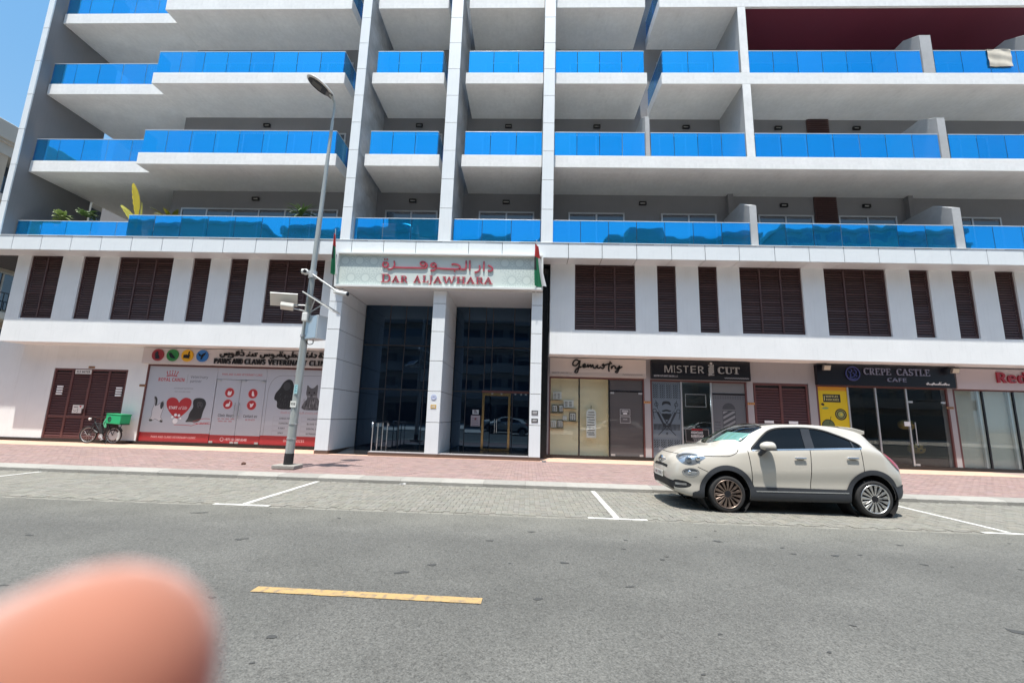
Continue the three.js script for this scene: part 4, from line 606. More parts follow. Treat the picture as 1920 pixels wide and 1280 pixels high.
  const A2 = [7.59, 8.91, 0.165, 2.73], dp = print(...A2, 160, (g) => { g.box(7, 9, 0, 3, '#64666a'); const k = '#4c4e52'; g.box(7.98, 8.5, 0.9, 2.1, k); g.dot(8.24, 2.15, 0.26); g.fillC(k); g.box(7.98, 8.5, 2.12, 2.15, '#777'); g.save(); g.beginPath(); g.rect(8.0, 0.9, 0.48, 1.18); g.clip(); for (let i = 0; i < 12; i++) { g.poly([[7.9, 0.7 + i * 0.2], [8.6, 1.1 + i * 0.2], [8.6, 1.2 + i * 0.2], [7.9, 0.8 + i * 0.2]]); g.fillC('#85878a'); } g.restore(); for (let i = 0; i < 26; i++) { g.box(7.6 + (i % 13) * 0.1, 7.66 + (i % 13) * 0.1, 2.58 + ((i / 13) | 0) * 0.07, 2.62 + ((i / 13) | 0) * 0.07, '#54565a'); } for (let i = 0; i < 6; i++) g.say(['Haircut', 'Shave', 'Facial', 'Massage', 'Colour', 'Spa'][i], 7.66, 1.6 - i * 0.12, 0.07, { color: '#44464a', w: 0.22 }); }); printed('door_leaf', dp, A2, ...A2, z2 - 0.006, p, { rough: 0.25, coat: 0.6 });
  const A3 = [6.45, 7.4, 0.8, 1.34], bk = print(...A3, 220, (g) => { g.box(6, 8, 0, 2, '#1c1d20'); g.strokeStyle = '#aaa'; g.lineWidth = 0.014; g.strokeRect(6.47, 0.82, 0.91, 0.5); g.box(6.7, 7.15, 1.27, 1.36, '#8d1f25'); g.say('HIGHCLASS', 6.68, 1.14, 0.1, { color: '#ddd', w: 0.48 }); g.say('BARBERSHOP', 6.68, 1.0, 0.1, { color: '#ddd', w: 0.5 }); g.say('UNISEX FACIAL', 6.74, 0.92, 0.05, { color: '#aaa', w: 0.34 }); g.say('04 555 0155', 6.78, 0.85, 0.05, { color: '#aaa', w: 0.26 }); }); printed('window_print', bk, A3, ...A3, z2 + 0.002, p, { d: 0.006 });
  M('window_line', merge([bg(6.50, 7.34, 2.72, 2.735, z2 + 0.004, z2), bg(6.50, 7.34, 2.22, 2.235, z2 + 0.004, z2), bg(6.50, 6.515, 2.236, 2.719, z2 + 0.004, z2), bg(7.325, 7.34, 2.236, 2.719, z2 + 0.004, z2)]), M_.alu, p, [0, 0, 0]);
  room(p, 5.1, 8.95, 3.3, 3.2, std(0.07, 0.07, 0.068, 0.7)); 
  M('interior_shelf', merge([bg(6.0, 7.2, 0.9, 0.95, -20.8, -21.3), bg(6.9, 7.1, 1.3, 1.9, -21.4, -21.5), bg(6.4, 6.7, 1.2, 1.5, -21.4, -21.5)]), M_.dark, p, [0, 0, 0]);
  const lampM = new THREE.MeshStandardMaterial({ color: 0x222222, emissive: lin(0.75, 0.9, 1), emissiveIntensity: 4 }); for (const [x, zc] of [[6.45, -20.2], [6.95, -20.6]]) { M('ceiling_lamp', new THREE.SphereGeometry(0.1, 14, 10).scale(1, 0.55, 1), lampM, p, [x, 2.6, zc]); const l = new THREE.PointLight(lin(0.8, 0.93, 1), 0.5, 0); l.name = 'ceiling_lamp_light'; l.position.set(x, 2.48, zc); l.castShadow = true; scene.add(l); }
}
// --- cafe
{
  const s = board('cafe_sign', 'dark navy cafe sign with raised blue letters and a round swan emblem', 11.74, 17.14, 3.24, 4.06, phys(0.006, 0.007, 0.014, 0.3), 0.18), z = SZ + 0.18, blu = std(0.045, 0.06, 0.22, 0.35), sil = std(0.30, 0.31, 0.42, 0.35, { metalness: 0.4 });
  M('lettering', merge([['CREPE', 13.57, 14.62], ['CASTLE', 14.86, 16.14]].map(([w, a, b]) => letters(w, 'serifR', a, b, 3.69, 3.96, z + 0.004, 0.05))), sil, s, [0, 0, 0]); M('cafe_lettering', letters('CAFE', 'sansR', 14.46, 15.2, 3.43, 3.58, z + 0.004, 0.045), sil, s, [0, 0, 0]);
  const ring = [new THREE.TorusGeometry(0.27, 0.026, 6, 36).translate(13.13, 3.72, z + 0.03)]; const em = [[[12.98, 3.82], [13.05, 3.66], [13.02, 3.6], [13.12, 3.58], [13.2, 3.66], [13.14, 3.76]], [[13.2, 3.9], [13.28, 3.8], [13.24, 3.68], [13.3, 3.6]], [[13.0, 3.56], [13.12, 3.5], [13.26, 3.54]], [[13.06, 3.9], [13.1, 3.84], [13.05, 3.76]]]; M('emblem', merge([...ring, ...em.map((q) => stroke(q, 0.035, z + 0.004, 0.03))]), blu, s, [0, 0, 0]);
  const aw = []; let x = 15.98; const pat = [0.05, 0.11, 0.02, 0.06, 0.1, 0.03]; for (let i = 0; i < 12; i++) { aw.push(stroke([[x, 3.37 + pat[i % 6] * 0.6], [x + 0.03, 3.35], [x + 0.065, 3.37 + (i % 3 ? 0.01 : 0.07)]], 0.026, z + 0.004, 0.02)); x += 0.075; } aw.push(dotG(16.2, 3.33, 0.014, z + 0.004, 0.02), dotG(16.5, 3.45, 0.014, z + 0.004, 0.02), dotG(16.56, 3.45, 0.014, z + 0.004, 0.02)); M('arabic_lettering', merge(aw), M_.paper, s, [0, 0, 0]);
  const p = front('cafe window of dark glass with a yellow poster on its left pane', 11.76, 16.92, 3.24, [13.02, 14.12, 15.32], M_.alu), z2 = SZ - 0.045;
  const A = [11.82, 12.99, 0.157, 3.18], yel = print(...A, 170, (g) => { g.box(11, 13, 0, 4, '#d9bb0d'); g.box(11, 13, 3.02, 4, '#d99a22'); const k = '#24241c'; g.box(12.03, 12.72, 2.56, 2.88, k); g.say('WAFFLES', 12.14, 2.75, 0.08, { color: '#cfc47a', w: 0.5 }); g.say('PANCAKES', 12.14, 2.62, 0.08, { color: '#cfc47a', w: 0.52 }); g.box(12.07, 12.1, 2.62, 2.82, '#cfc47a');
    g.path([[11.9, 2.46], [12.0, 2.54], [12.08, 2.46], [12.02, 2.4]]); g.fillC(k); g.path([[11.9, 2.3], [12.1, 2.38], [12.26, 2.32], [12.1, 2.26]]); g.fillC('#7e9a62'); for (const [cx, cy] of [[12.68, 2.08]]) { g.dot(cx, cy, 0.23); g.fillC(k); g.dot(cx, cy, 0.17); g.strokeC('#b9b05a', 0.02); g.dot(cx, cy, 0.12); g.fillC('#8f9a5a'); g.dot(cx + 0.02, cy, 0.05); g.fillC('#cdb23c'); } g.dot(12.15, 1.62, 0.24); g.fillC('#5c6a45'); g.dot(12.15, 1.62, 0.24); g.strokeC(k, 0.03); g.beginPath(); g.moveTo(12.2, 1.7); g.lineTo(12.28, 1.98); g.strokeC(k, 0.02); for (let i = 0; i < 3; i++) { g.dot(12.25 + 0.28 * i, 1.0 - 0.1 * i, 0.16); g.fillC(i % 2 ? '#7b5a2c' : '#8f9a5a'); } });
  printed('poster_pane', yel, A, ...A, z2, p, { rough: 0.45, coat: 0.35 });
  B('pane', M_.clear, 13.055, 14.085, 0.157, 3.18, z2, z2 - 0.01, p); B('pane', M_.clear, 14.155, 15.285, 0.157, 3.18, z2, z2 - 0.01, p); B('pane', M_.clear, 15.355, 16.86, 2.72, 3.18, z2, z2 - 0.01, p); B('door_leaf', M_.clear, 15.36, 16.855, 0.165, 2.70, z2 - 0.004, z2 - 0.014, p);
  M('door_fitting', merge([bg(15.38, 15.55, 2.62, 2.695, z2 + 0.015, z2 - 0.02), bg(16.66, 16.84, 2.62, 2.695, z2 + 0.015, z2 - 0.02), bg(15.38, 15.55, 0.165, 0.235, z2 + 0.015, z2 - 0.02)]), M_.alu, p, [0, 0, 0]); M('door_handle', rod([15.5, 0.95, SZ + 0.02], [15.5, 1.85, SZ + 0.02], 0.018), M_.alu, p, [0, 0, 0]); B('notice', M_.paper, 15.10, 15.33, 1.69, 1.87, z2 + 0.045, z2 + 0.035, p);
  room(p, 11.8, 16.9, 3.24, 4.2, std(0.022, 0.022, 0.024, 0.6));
  // counter, stools and sacks in the gloom inside
  M('counter', merge([bg(13.2, 15.0, 0.05, 1.1, -21.4, -21.9), bg(13.1, 15.1, 1.1, 1.15, -21.3, -22.0), bg(13.4, 14.8, 1.9, 1.95, -22.6, -22.75), bg(13.6, 14.2, 1.4, 1.7, -22.6, -22.7)]), std(0.07, 0.065, 0.06, 0.5), p, [0, 0, 0]);
  for (const [x, y, zc, l] of [[16.0, 1.75, -19.3, 'yellow patterned cushion shape hanging inside the cafe door'], [16.2, 0.78, -19.2, 'yellow patterned seat low inside the cafe door']]) { const q = thing('cushion', l, 'cushion', [x, y, zc]); const g = new THREE.SphereGeometry(1, 20, 14), pp = g.attributes.position; for (let i = 0; i < pp.count; i++) pp.setXYZ(i, Math.sign(pp.getX(i)) * Math.pow(Math.abs(pp.getX(i)), 0.6) * 0.34, pp.getY(i) * 0.2, pp.getZ(i) * 0.16); g.computeVertexNormals(); M('cover', g, std(0.22, 0.16, 0.04, 0.9, { map: T.mottle }), q, [x, y, zc]); M('pattern', merge([[-0.15, 0.03], [0.05, -0.05], [0.18, 0.06], [-0.02, 0.09]].map(([a, b]) => bg(a - 0.04, a + 0.04, b - 0.03, b + 0.03, 0.135, 0.165))), M_.black, q, [x, y, zc]); }
  for (const [fx, l] of [[11.98, 'beige floodlight on the left end of the cafe sign'], [16.95, 'beige floodlight on the right end of the cafe sign']]) {
    const f = thing('floodlight', l, 'floodlight', [fx, 4.04, SZ + 0.2], 'floodlights on the cafe sign'); M('bracket', merge([rod([fx, 4.08, SZ + 0.1], [fx, 4.06, SZ + 0.42], 0.018), bg(fx - 0.16, fx + 0.16, 4.02, 4.06, SZ + 0.36, SZ + 0.42)]), M_.black, f, [0, 0, 0]);
    const h = M('housing', new RoundedBoxGeometry(0.30, 0.22, 0.09, 2, 0.02), std(0.16, 0.15, 0.14, 0.5), f, [fx, 3.91, SZ + 0.42]); h.rotation.x = 0.35; const le = M('lens', boxGeo(0.24, 0.17, 0.012), std(0.62, 0.56, 0.45, 0.3), f, [fx, 3.895, SZ + 0.465]); le.rotation.x = 0.35;
  }
}
// --- last shop, red lettering, roller blinds behind its glass
{
  const s = board('red_letter_sign', 'pale pinkish shop sign with raised red letters at the right edge', 17.26, 21.4, 3.22, 4.05, std(0.54, 0.47, 0.48, 0.6), 0.1), z = SZ + 0.1;
  M('lettering', letters('Red', 'sans', 18.80, 19.93, 3.50, 3.95, z + 0.004, 0.06), std(0.34, 0.02, 0.04, 0.35), s, [0, 0, 0]);
  const p = front('shop window with pale roller blinds at the right edge', 17.13, 21.2, 3.22, [18.28, 19.48, 20.4], M_.blackGloss), z2 = SZ - 0.045, xs = [17.13, 18.28, 19.48, 20.4, 21.2];
  for (let i = 0; i < 4; i++) { B('pane', M_.clear, xs[i] + (i ? 0.035 : 0.065), xs[i + 1] - (i < 3 ? 0.035 : 0.065), 0.157, 3.16, z2, z2 - 0.01, p); B('roller_blind', std(0.52, 0.53, 0.48, 0.85, { map: T.plaster }), xs[i] + 0.05, xs[i + 1] - 0.08, 0.1, 3.2, z2 - 0.16, z2 - 0.17, p); }
  for (const x of [18.2, 19.4]) B('frame_post', M_.alu, x - 0.08, x - 0.01, 0.157, 3.16, z2 - 0.02, z2 - 0.1, p);
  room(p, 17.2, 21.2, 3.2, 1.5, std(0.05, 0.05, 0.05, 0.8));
}
// notices on the entrance glass and pillars
{
  const n = [[-2.34, -2.07, 1.67, 1.86, '#c9ccd0', 'small white notice on the entrance glass, above a larger one'], [-2.40, -2.0, 1.16, 1.62, '#b0a4ac', 'larger pale pink notice on the entrance glass left of the door']];
  for (const [a, b, c, d, col, l] of n) { const t = print(a, b, c, d, 240, (g) => { g.box(a, b, c, d, col); for (let i = 0; i < 4; i++) g.box(a + 0.05, b - 0.05 - 0.02 * i, c + 0.04 + i * (d - c) / 5, c + 0.055 + i * (d - c) / 5 + 0.01, '#55565e'); g.dot((a + b) / 2, (c + d) / 2 + (d - c) * 0.18, (d - c) * 0.1); g.fillC('#7a3b44'); }); const q = thing('notice', l, 'notice', [(a + b) / 2, c, ZB + 0.02]); printed('sheet', t, [a, b, c, d], a, b, c, d, ZB + 0.018, q, { d: 0.006 }); }
  const u = [[-3.63, -3.41, 2.13, 2.35, '#a9b6d6', 'round pale blue sticker on the middle entrance pillar', 1], [-3.62, -3.41, 1.83, 1.97, '#c9a24a', 'small yellow sticker under the blue one on the middle pillar', 0], [0.19, 0.43, 1.70, 1.86, '#4a4d52', 'dark grey plate with white text on the right entrance pillar', 0], [0.19, 0.43, 1.42, 1.56, '#1b1c1f', 'black plate below the grey one on the right entrance pillar', 0]];
  for (const [a, b, c, d, col, l, round] of u) { const q = thing('sticker', l, 'sticker', [(a + b) / 2, c, -16.6]); const w = b - a, h = d - c; M('plate', round ? new THREE.CylinderGeometry(w / 2, w / 2, 0.008, 24).rotateX(Math.PI / 2) : boxGeo(w, h, 0.01), new THREE.MeshStandardMaterial({ color: col, roughness: 0.5 }), q, [(a + b) / 2, (c + d) / 2, -16.592]); M('print', merge(round ? [new THREE.TorusGeometry(w * 0.3, 0.008, 4, 20)] : [0, 1].map((i) => boxGeo(w * 0.7, h * 0.14, 0.004).clone().translate(0, h * (0.18 - 0.36 * i), 0))), std(0.7, 0.7, 0.7, 0.6), q, [(a + b) / 2, (c + d) / 2, -16.585]); }
}
// ------------------------------------------------------------------ the parked car: one lofted skin, cut along its real lines into panels
function knots(list) { // smooth curve through [u, value]
  return (u) => {
    const n = list.length; if (u <= list[0][0]) return list[0][1]; if (u >= list[n - 1][0]) return list[n - 1][1]; let i = 0; while (list[i + 1][0] < u) i++;
    const s = (a, b) => (list[b][1] - list[a][1]) / (list[b][0] - list[a][0]), h = list[i + 1][0] - list[i][0], d = s(i, i + 1);
    const lim = (a, b) => (a * b <= 0 ? 0 : 2 * a * b / (a + b)), m0 = i ? lim(s(i - 1, i), d) : d, m1 = i + 2 < n ? lim(d, s(i + 1, i + 2)) : d, t = (u - list[i][0]) / h;
    return (2 * t ** 3 - 3 * t * t + 1) * list[i][1] + (t ** 3 - 2 * t * t + t) * h * m0 + (3 * t * t - 2 * t ** 3) * list[i + 1][1] + (t ** 3 - t * t) * h * m1;
  };
}
const C = {
  top: knots([[0, .70], [.02, .80], [.09, .93], [.2, 1.01], [.34, 1.09], [.5, 1.145], [.77, 1.19], [1.05, 1.225], [1.28, 1.38], [1.54, 1.53], [1.8, 1.63], [2.06, 1.665], [2.5, 1.68], [3.0, 1.67], [3.4, 1.648], [3.7, 1.615], [3.88, 1.565], [4.05, 1.41], [4.25, 1.23], [4.42, 1.06], [4.52, .93], [4.58, .82], [4.62, .70]]),
  bot: knots([[0, .58], [.03, .42], [.1, .33], [.22, .28], [.45, .23], [.8, .22], [3.8, .24], [4.3, .29], [4.52, .36], [4.62, .56]]),
  W: knots([[0, .44], [.03, .58], [.08, .685], [.16, .765], [.28, .825], [.45, .87], [.7, .902], [1.0, .915], [2.0, .918], [3.0, .922], [3.7, .92], [4.1, .895], [4.32, .84], [4.48, .74], [4.57, .60], [4.62, .40]]),
  belt: knots([[0, .66], [.09, .82], [.2, .91], [.34, .965], [.6, 1.0], [.9, 1.03], [1.25, 1.07], [1.6, 1.12], [2.2, 1.155], [3.0, 1.20], [3.7, 1.235], [4.0, 1.19], [4.2, 1.09], [4.4, .95], [4.55, .80], [4.62, .66]]),
  eY: knots([[0, .68], [.09, .88], [.2, .97], [.34, 1.03], [.6, 1.08], [.9, 1.115], [1.25, 1.14], [1.5, 1.20], [1.78, 1.42], [2.05, 1.56], [2.4, 1.63], [2.9, 1.645], [3.4, 1.618], [3.75, 1.57], [3.9, 1.515], [4.05, 1.365], [4.25, 1.18], [4.42, 1.02], [4.55, .85], [4.62, .68]]),
  eW: knots([[0, .26], [.09, .48], [.3, .60], [.6, .67], [1.2, .735], [1.5, .735], [1.78, .70], [2.05, .665], [2.5, .645], [3.2, .62], [3.8, .585], [4.05, .60], [4.3, .62], [4.5, .52], [4.62, .30]]),
};
function section(u) { // half section, bottom centre -> top centre
  const yb = C.bot(u), W = C.W(u), B_ = C.belt(u), ey = C.eY(u), ew = C.eW(u), t = C.top(u), lo = Math.min(yb + 0.10, B_ - 0.06), mid = yb + (B_ - yb) * 0.58, hood = THREE.MathUtils.clamp((u - 1.0) / 0.5, 0, 1);
  const P = [[0, yb], [W * 0.55, yb], [W * 0.90, yb + 0.015], [W * 0.968, lo], [W * 0.972, yb + (B_ - yb) * 0.36], [W, mid], [W * 0.985, yb + (B_ - yb) * 0.8], [W * (0.925 + 0.02 * hood), B_], [ew + (W * 0.935 - ew) * 0.52 * (1 - hood) + (W * 0.935 - ew) * 0.45 * hood, B_ + (ey - B_) * (0.66 - 0.1 * hood)], [ew, ey], [ew * 0.82, ey + (t - ey) * 0.55], [ew * 0.45, ey + (t - ey) * 0.9], [0, t]];
  const out = [], c = new THREE.CatmullRomCurve3(P.map((p) => V(p[0], p[1], 0)), false, 'catmullrom', 0.42), n = 5 * (P.length - 1);
  for (let i = 0; i <= n; i++) { const q = c.getPoint(i / n); out.push([Math.max(0, q.x), q.y]); } out[0][0] = out[n][0] = 0; return out;
}
// triangle soup: arrays of [x, y, z, nx, ny, nz]; x along the car, y up, z out to the side
function carSkin() {
  const us = []; for (let i = 0; i < 16; i++) us.push(0.3 * (1 - Math.cos(i / 16 * Math.PI / 2))); for (let u = 0.3; u < 4.2; u += 0.042) us.push(u); for (let i = 0; i <= 14; i++) us.push(4.2 + 0.42 * Math.sin(i / 14 * Math.PI / 2));
  const warp = (u) => u + (u < 1.15 ? 0.135 * (1 - u / 1.15) ** 1.25 : 0), grid = us.map((u) => section(u).map((p) => V(warp(u), p[1], p[0]))), nu = us.length, nv = grid[0].length, N = [];
  for (let i = 0; i < nu; i++) { N.push([]); for (let j = 0; j < nv; j++) { const a = grid[Math.min(nu - 1, i + 1)][j].clone().sub(grid[Math.max(0, i - 1)][j]), b = grid[i][Math.min(nv - 1, j + 1)].clone().sub(grid[i][Math.max(0, j - 1)]); const n = b.cross(a).negate(); if (j === 0 || j === nv - 1) n.z = 0; if (n.length() < 1e-9) n.set(i < 5 ? -1 : 1, 0, 0); n.normalize(); N[i].push(n); } }
  // outward: the side's normal points to +z
  const flip = N[(nu / 2) | 0][(nv / 2) | 0].z < 0; const tri = [], v = (i, j) => { const p = grid[i][j], n = N[i][j], s = flip ? -1 : 1; return [p.x, p.y, p.z, n.x * s, n.y * s, n.z * s]; };
  for (let i = 0; i + 1 < nu; i++) for (let j = 0; j + 1 < nv; j++) { const a = v(i, j), b = v(i + 1, j), c = v(i + 1, j + 1), d = v(i, j + 1); tri.push([a, c, b], [a, d, c]); }
  for (const i of [0, nu - 1]) for (let j = 1; j + 1 < nv; j++) { const k = (p) => { const q = v(i, p); q[3] = i ? 1 : -1; q[4] = q[5] = 0; return q; }; tri.push(i ? [k(0), k(j + 1), k(j)] : [k(0), k(j), k(j + 1)]); }
  return tri;
}
function cut(tris, f) { // split along f = 0 -> [inside (f > 0), outside]
  const A = [], Bq = [];
  for (const t of tris) {
    const d = t.map((p) => f(p[0], p[1], p[2]));
    if (d.every((x) => x > 0)) A.push(t); else if (d.every((x) => x <= 0)) Bq.push(t); else {
      const pos = [], neg = [];
      for (let i = 0; i < 3; i++) { const j = (i + 1) % 3; (d[i] > 0 ? pos : neg).push(t[i]); if ((d[i] > 0) !== (d[j] > 0)) { const k = d[i] / (d[i] - d[j]), m = t[i].map((x, q) => x + (t[j][q] - x) * k); pos.push(m); neg.push(m); } }
      for (const [P, out] of [[pos, A], [neg, Bq]]) for (let i = 1; i + 1 < P.length; i++) out.push([P[0], P[i], P[i + 1]]);
    }
  }
  return [A, Bq];
}
function cutAll(tris, fs) { let ins = tris; const out = []; for (const f of fs) { const [a, b] = cut(ins, f); ins = a; out.push(...b); } return [ins, out]; }   // inside every f
const band = (f, t) => [(u, y, w) => f(u, y, w) + t, (u, y, w) => t - f(u, y, w)];
function skin(tris, push = 0, sides = [1, -1]) { // soup -> geometry, pushed along its normals; mirrored to the far side
  const p = [], n = []; for (const s of sides) for (const t of tris) { const A = V(t[0][0], t[0][1], t[0][2]), gn = V(t[1][0], t[1][1], t[1][2]).sub(A).cross(V(t[2][0], t[2][1], t[2][2]).sub(A)), ok = gn.x * t[0][3] + gn.y * t[0][4] + gn.z * t[0][5] >= 0; for (const k of (s > 0) === ok ? [0, 1, 2] : [0, 2, 1]) { const q = t[k], l = Math.hypot(q[3], q[4], q[5]) || 1; p.push(q[0] + q[3] / l * push, q[1] + q[4] / l * push, s * (q[2] + q[5] / l * push)); n.push(q[3] / l, q[4] / l, s * q[5] / l); } }
  const g = new THREE.BufferGeometry(); g.setAttribute('position', new THREE.Float32BufferAttribute(p, 3)); g.setAttribute('normal', new THREE.Float32BufferAttribute(n, 3)); g.setAttribute('uv', new THREE.Float32BufferAttribute(new Float32Array(p.length / 3 * 2), 2)); return g;
}
function poly(P) { // signed distance, > 0 inside
  return (x, y) => { let d = 1e9, ins = false; for (let i = 0, j = P.length - 1; i < P.length; j = i++) { const [ax, ay] = P[i], [bx, by] = P[j], ex = bx - ax, ey = by - ay, t = Math.max(0, Math.min(1, ((x - ax) * ex + (y - ay) * ey) / (ex * ex + ey * ey))); d = Math.min(d, Math.hypot(x - ax - ex * t, y - ay - ey * t)); if ((ay > y) !== (by > y) && x < (bx - ax) * (y - ay) / (by - ay) + ax) ins = !ins; } return ins ? d : -d; };
}
const rounded = (P) => { const c = new THREE.CatmullRomCurve3(P.map((p) => V(p[0], p[1], 0)), true, 'centripetal'); const o = c.getPoints(P.length * 5).map((q) => [q.x, q.y]); o.pop(); return o; };
const ell = (cx, cy, a, b, rot = 0) => (x, y) => { const c = Math.cos(rot), s = Math.sin(rot), X = (x - cx) * c + (y - cy) * s, Y = -(x - cx) * s + (y - cy) * c; return (1 - Math.hypot(X / a, Y / b)) * Math.min(a, b); };
const AX = [1.13, 3.83], AY = 0.345;
function makeCar(name, label, at, paint, dirty) {
  const car = thing(name, label, 'car', at), P = (n, tris, push, mat, par = car) => M(n, skin(tris, push), mat, par, WPof(par)), P2 = (n, tris, push, mat, par = [car, car]) => [1, -1].map((s, i) => M(n, skin(tris, push, [s]), mat, par[i], WPof(par[i])));
  function WPof(p) { return WP.get(p).toArray(); }
  const trim = std(0.035, 0.038, 0.045, 0.6), rubber = std(0.010, 0.010, 0.011, 0.75), gloss = phys(0.004, 0.005, 0.006, 0.03, { ior: 1.36 }), chrome = M_.chrome, silver = std(0.62, 0.63, 0.64, 0.22, { metalness: 0.9 });
  let body = carSkin(), x; const wheelD = (u, y) => Math.min(Math.hypot(u - AX[0], y - AY), Math.hypot(u - AX[1], y - AY));
  [, body] = cut(body, (u, y, w) => Math.min(0.425 - wheelD(u, y), (w - 0.5) * 8));
  // dark plastic: arch lips, sills, low rear bumper, front spat
  const zone = (u, y, w) => { if (w < 0.5) return w - 0.5; const ring = 0.515 - wheelD(u, y), sill = Math.min(0.485 - y, u - AX[0] - 0.2, AX[1] - 0.2 - u), rear = Math.min(u - 4.15, 0.57 + (u - 4.4) * 0.1 - y), spat = Math.min(u - 0.50, 0.9 - u, 0.345 + (u - 0.5) * 0.2 - y); return Math.max(ring, sill, rear, spat); };
  const clad = cut(body, zone)[0]; P('arch_and_sill_trim', clad, 0.014, trim);
  const bright = cutAll(clad, [...band((u, y) => y - 0.405 - (u - 1.6) * 0.012, 0.011), (u) => u - 1.66, (u) => 3.36 - u])[0]; P('chrome_strip', bright, 0.019, silver);
  let pan; [pan, body] = cut(body, (u, y, w) => 0.262 - y); P('underbody', pan, 0, rubber);
  // side glass
  const WIN = rounded([[1.66, 1.165], [1.78, 1.275], [1.92, 1.40], [2.05, 1.50], [2.2, 1.558], [2.5, 1.585], [2.85, 1.588], [3.1, 1.556], [3.35, 1.475], [3.56, 1.385], [3.70, 1.285], [3.69, 1.262], [3.4, 1.248], [2.8, 1.218], [2.2, 1.19], [1.8, 1.168]]), sw = poly(WIN), onSide = (w) => (w - 0.48) * 5;
  let g; [g, body] = cut(body, (u, y, w) => Math.min(sw(u, y) + 0.026, onSide(w))); const [inner, ring] = cut(g, (u, y) => sw(u, y));
  let [chromeBelt, rub] = cut(ring, (u, y) => 1.262 - 0.0 - Math.max(0, (1.66 - u)) - y + (u - 3.7) * 0.048); P('chrome_belt', chromeBelt, 0.004, silver); P('window_seal', rub, 0.002, rubber);
  let posts, p2; [posts, g] = cutAll(inner, band((u, y) => u - 2.765 - (y - 1.4) * 0.10, 0.085)); [p2, g] = cutAll(g, band((u, y) => u - 3.57 - (y - 1.3) * 0.12, 0.016)); posts.push(...p2); P('window_post', posts, -0.004, phys(0.03, 0.03, 0.032, 0.3));
  const [gf, gr] = cut(g, (u) => 2.77 - u); const [gq2, gr2] = cut(gr, (u, y) => u - 3.57 - (y - 1.3) * 0.12); P2('side_window', gf, -0.012, gloss); P2('side_window', gr2, -0.012, gloss); P2('quarter_window', gq2, -0.012, gloss);
  // windscreen, roof glass, rear glass
  let ws; [ws, body] = cut(body, (u, y, w) => Math.min((u - (1.07 + 0.52 * Math.pow(w / 0.735, 2.2))) * 0.8, (1.97 + 0.06 * w) - u, (C.eW(u) - 0.055 - w), (y - 1.13) * 3)); P('windscreen', ws, -0.01, phys(0.62, 0.80, 0.76, 0.01, { transmission: 1, thickness: 0, ior: 1.7 }));
  let rg; [rg, body] = cut(body, (u, y, w) => Math.min(u - 1.985 - 0.06 * w, 3.25 - u, 0.52 - w, (y - 1.5) * 3)); P('roof_glass', rg, -0.002, gloss);
  let bk; [bk, body] = cut(body, (u, y, w) => Math.min(u - 3.95, y - 1.13 - w * 0.1, 0.50 - w)); P('rear_window', bk, -0.008, gloss);
  // lamps
  const lens = (nm, f, uMin, mat, ringMat, parts) => { let q; [q, body] = cut(body, (u, y, w) => Math.min(f(u, y), (w - 0.45) * 3)); const [inn, rim] = cut(q, (u, y) => f(u, y) - 0.017); const L = P2(nm, inn, -0.006, mat); P2('bezel', rim, 0.003, ringMat, L); return L; };
  const HL = rounded([[0.29, 0.93], [0.33, 1.0], [0.45, 1.045], [0.60, 1.045], [0.74, 1.005], [0.77, 0.985], [0.68, 0.93], [0.58, 0.86], [0.46, 0.835], [0.35, 0.86]]), hl = poly(HL);
  const projM = std(0.30, 0.33, 0.37, 0.08, { metalness: 0.9 }), lampGlass = phys(0.40, 0.43, 0.46, 0.06, { metalness: 0.75, clearcoat: 1, clearcoatRoughness: 0.02 });
  const head = lens('headlight', hl, 0, lampGlass, silver), drl = lens('daytime_lamp', ell(0.475, 0.705, 0.155, 0.078, 0.05), 0, lampGlass, silver);
  for (const s of [1, -1]) { const o = WPof(car); for (const [pu, py, pw, r, m, par] of [[0.45, 0.935, 0.815, 0.06, projM, head], [0.61, 0.965, 0.865, 0.045, chrome, head], [0.45, 0.705, 0.845, 0.035, chrome, drl]]) M('projector', new THREE.SphereGeometry(r, 18, 12).scale(1, 1, 0.42).rotateY(s * -0.62), m, par[s > 0 ? 0 : 1], [o[0] + pu, o[1] + py, o[2] + s * pw]); }
  const tl = poly(rounded([[4.10, 1.165], [4.20, 1.20], [4.34, 1.10], [4.46, 0.93], [4.43, 0.84], [4.34, 0.89], [4.20, 1.03]]));
  let tq; [tq, body] = cut(body, (u, y, w) => Math.min(tl(u, y), (w - 0.4) * 3)); const [tin, trm] = cut(tq, (u, y) => tl(u, y) - 0.012); P2('tail_light', tin, 0.012, phys(0.42, 0.012, 0.02, 0.1, { clearcoat: 1, clearcoatRoughness: 0.03 })); P2('tail_light_bezel', trm, 0.006, paint);
  // nose: lower grille, slot, fog recesses
  let gq; const front = (u) => (0.46 - u) * 3;
  [gq, body] = cutAll(body, [...band((u, y, w) => y - 0.475 + Math.max(0, w - .3) * 0.10, 0.085), (u, y, w) => 0.66 - w, front]); P('lower_grille', gq, -0.006, std(0.018, 0.018, 0.02, 0.7));
  [gq, body] = cutAll(body, [...band((u, y, w) => y - 0.785 + w * w * 0.12, 0.027), (u, y, w) => 0.42 - w, front]); P('grille_slot', gq, -0.006, M_.dark);
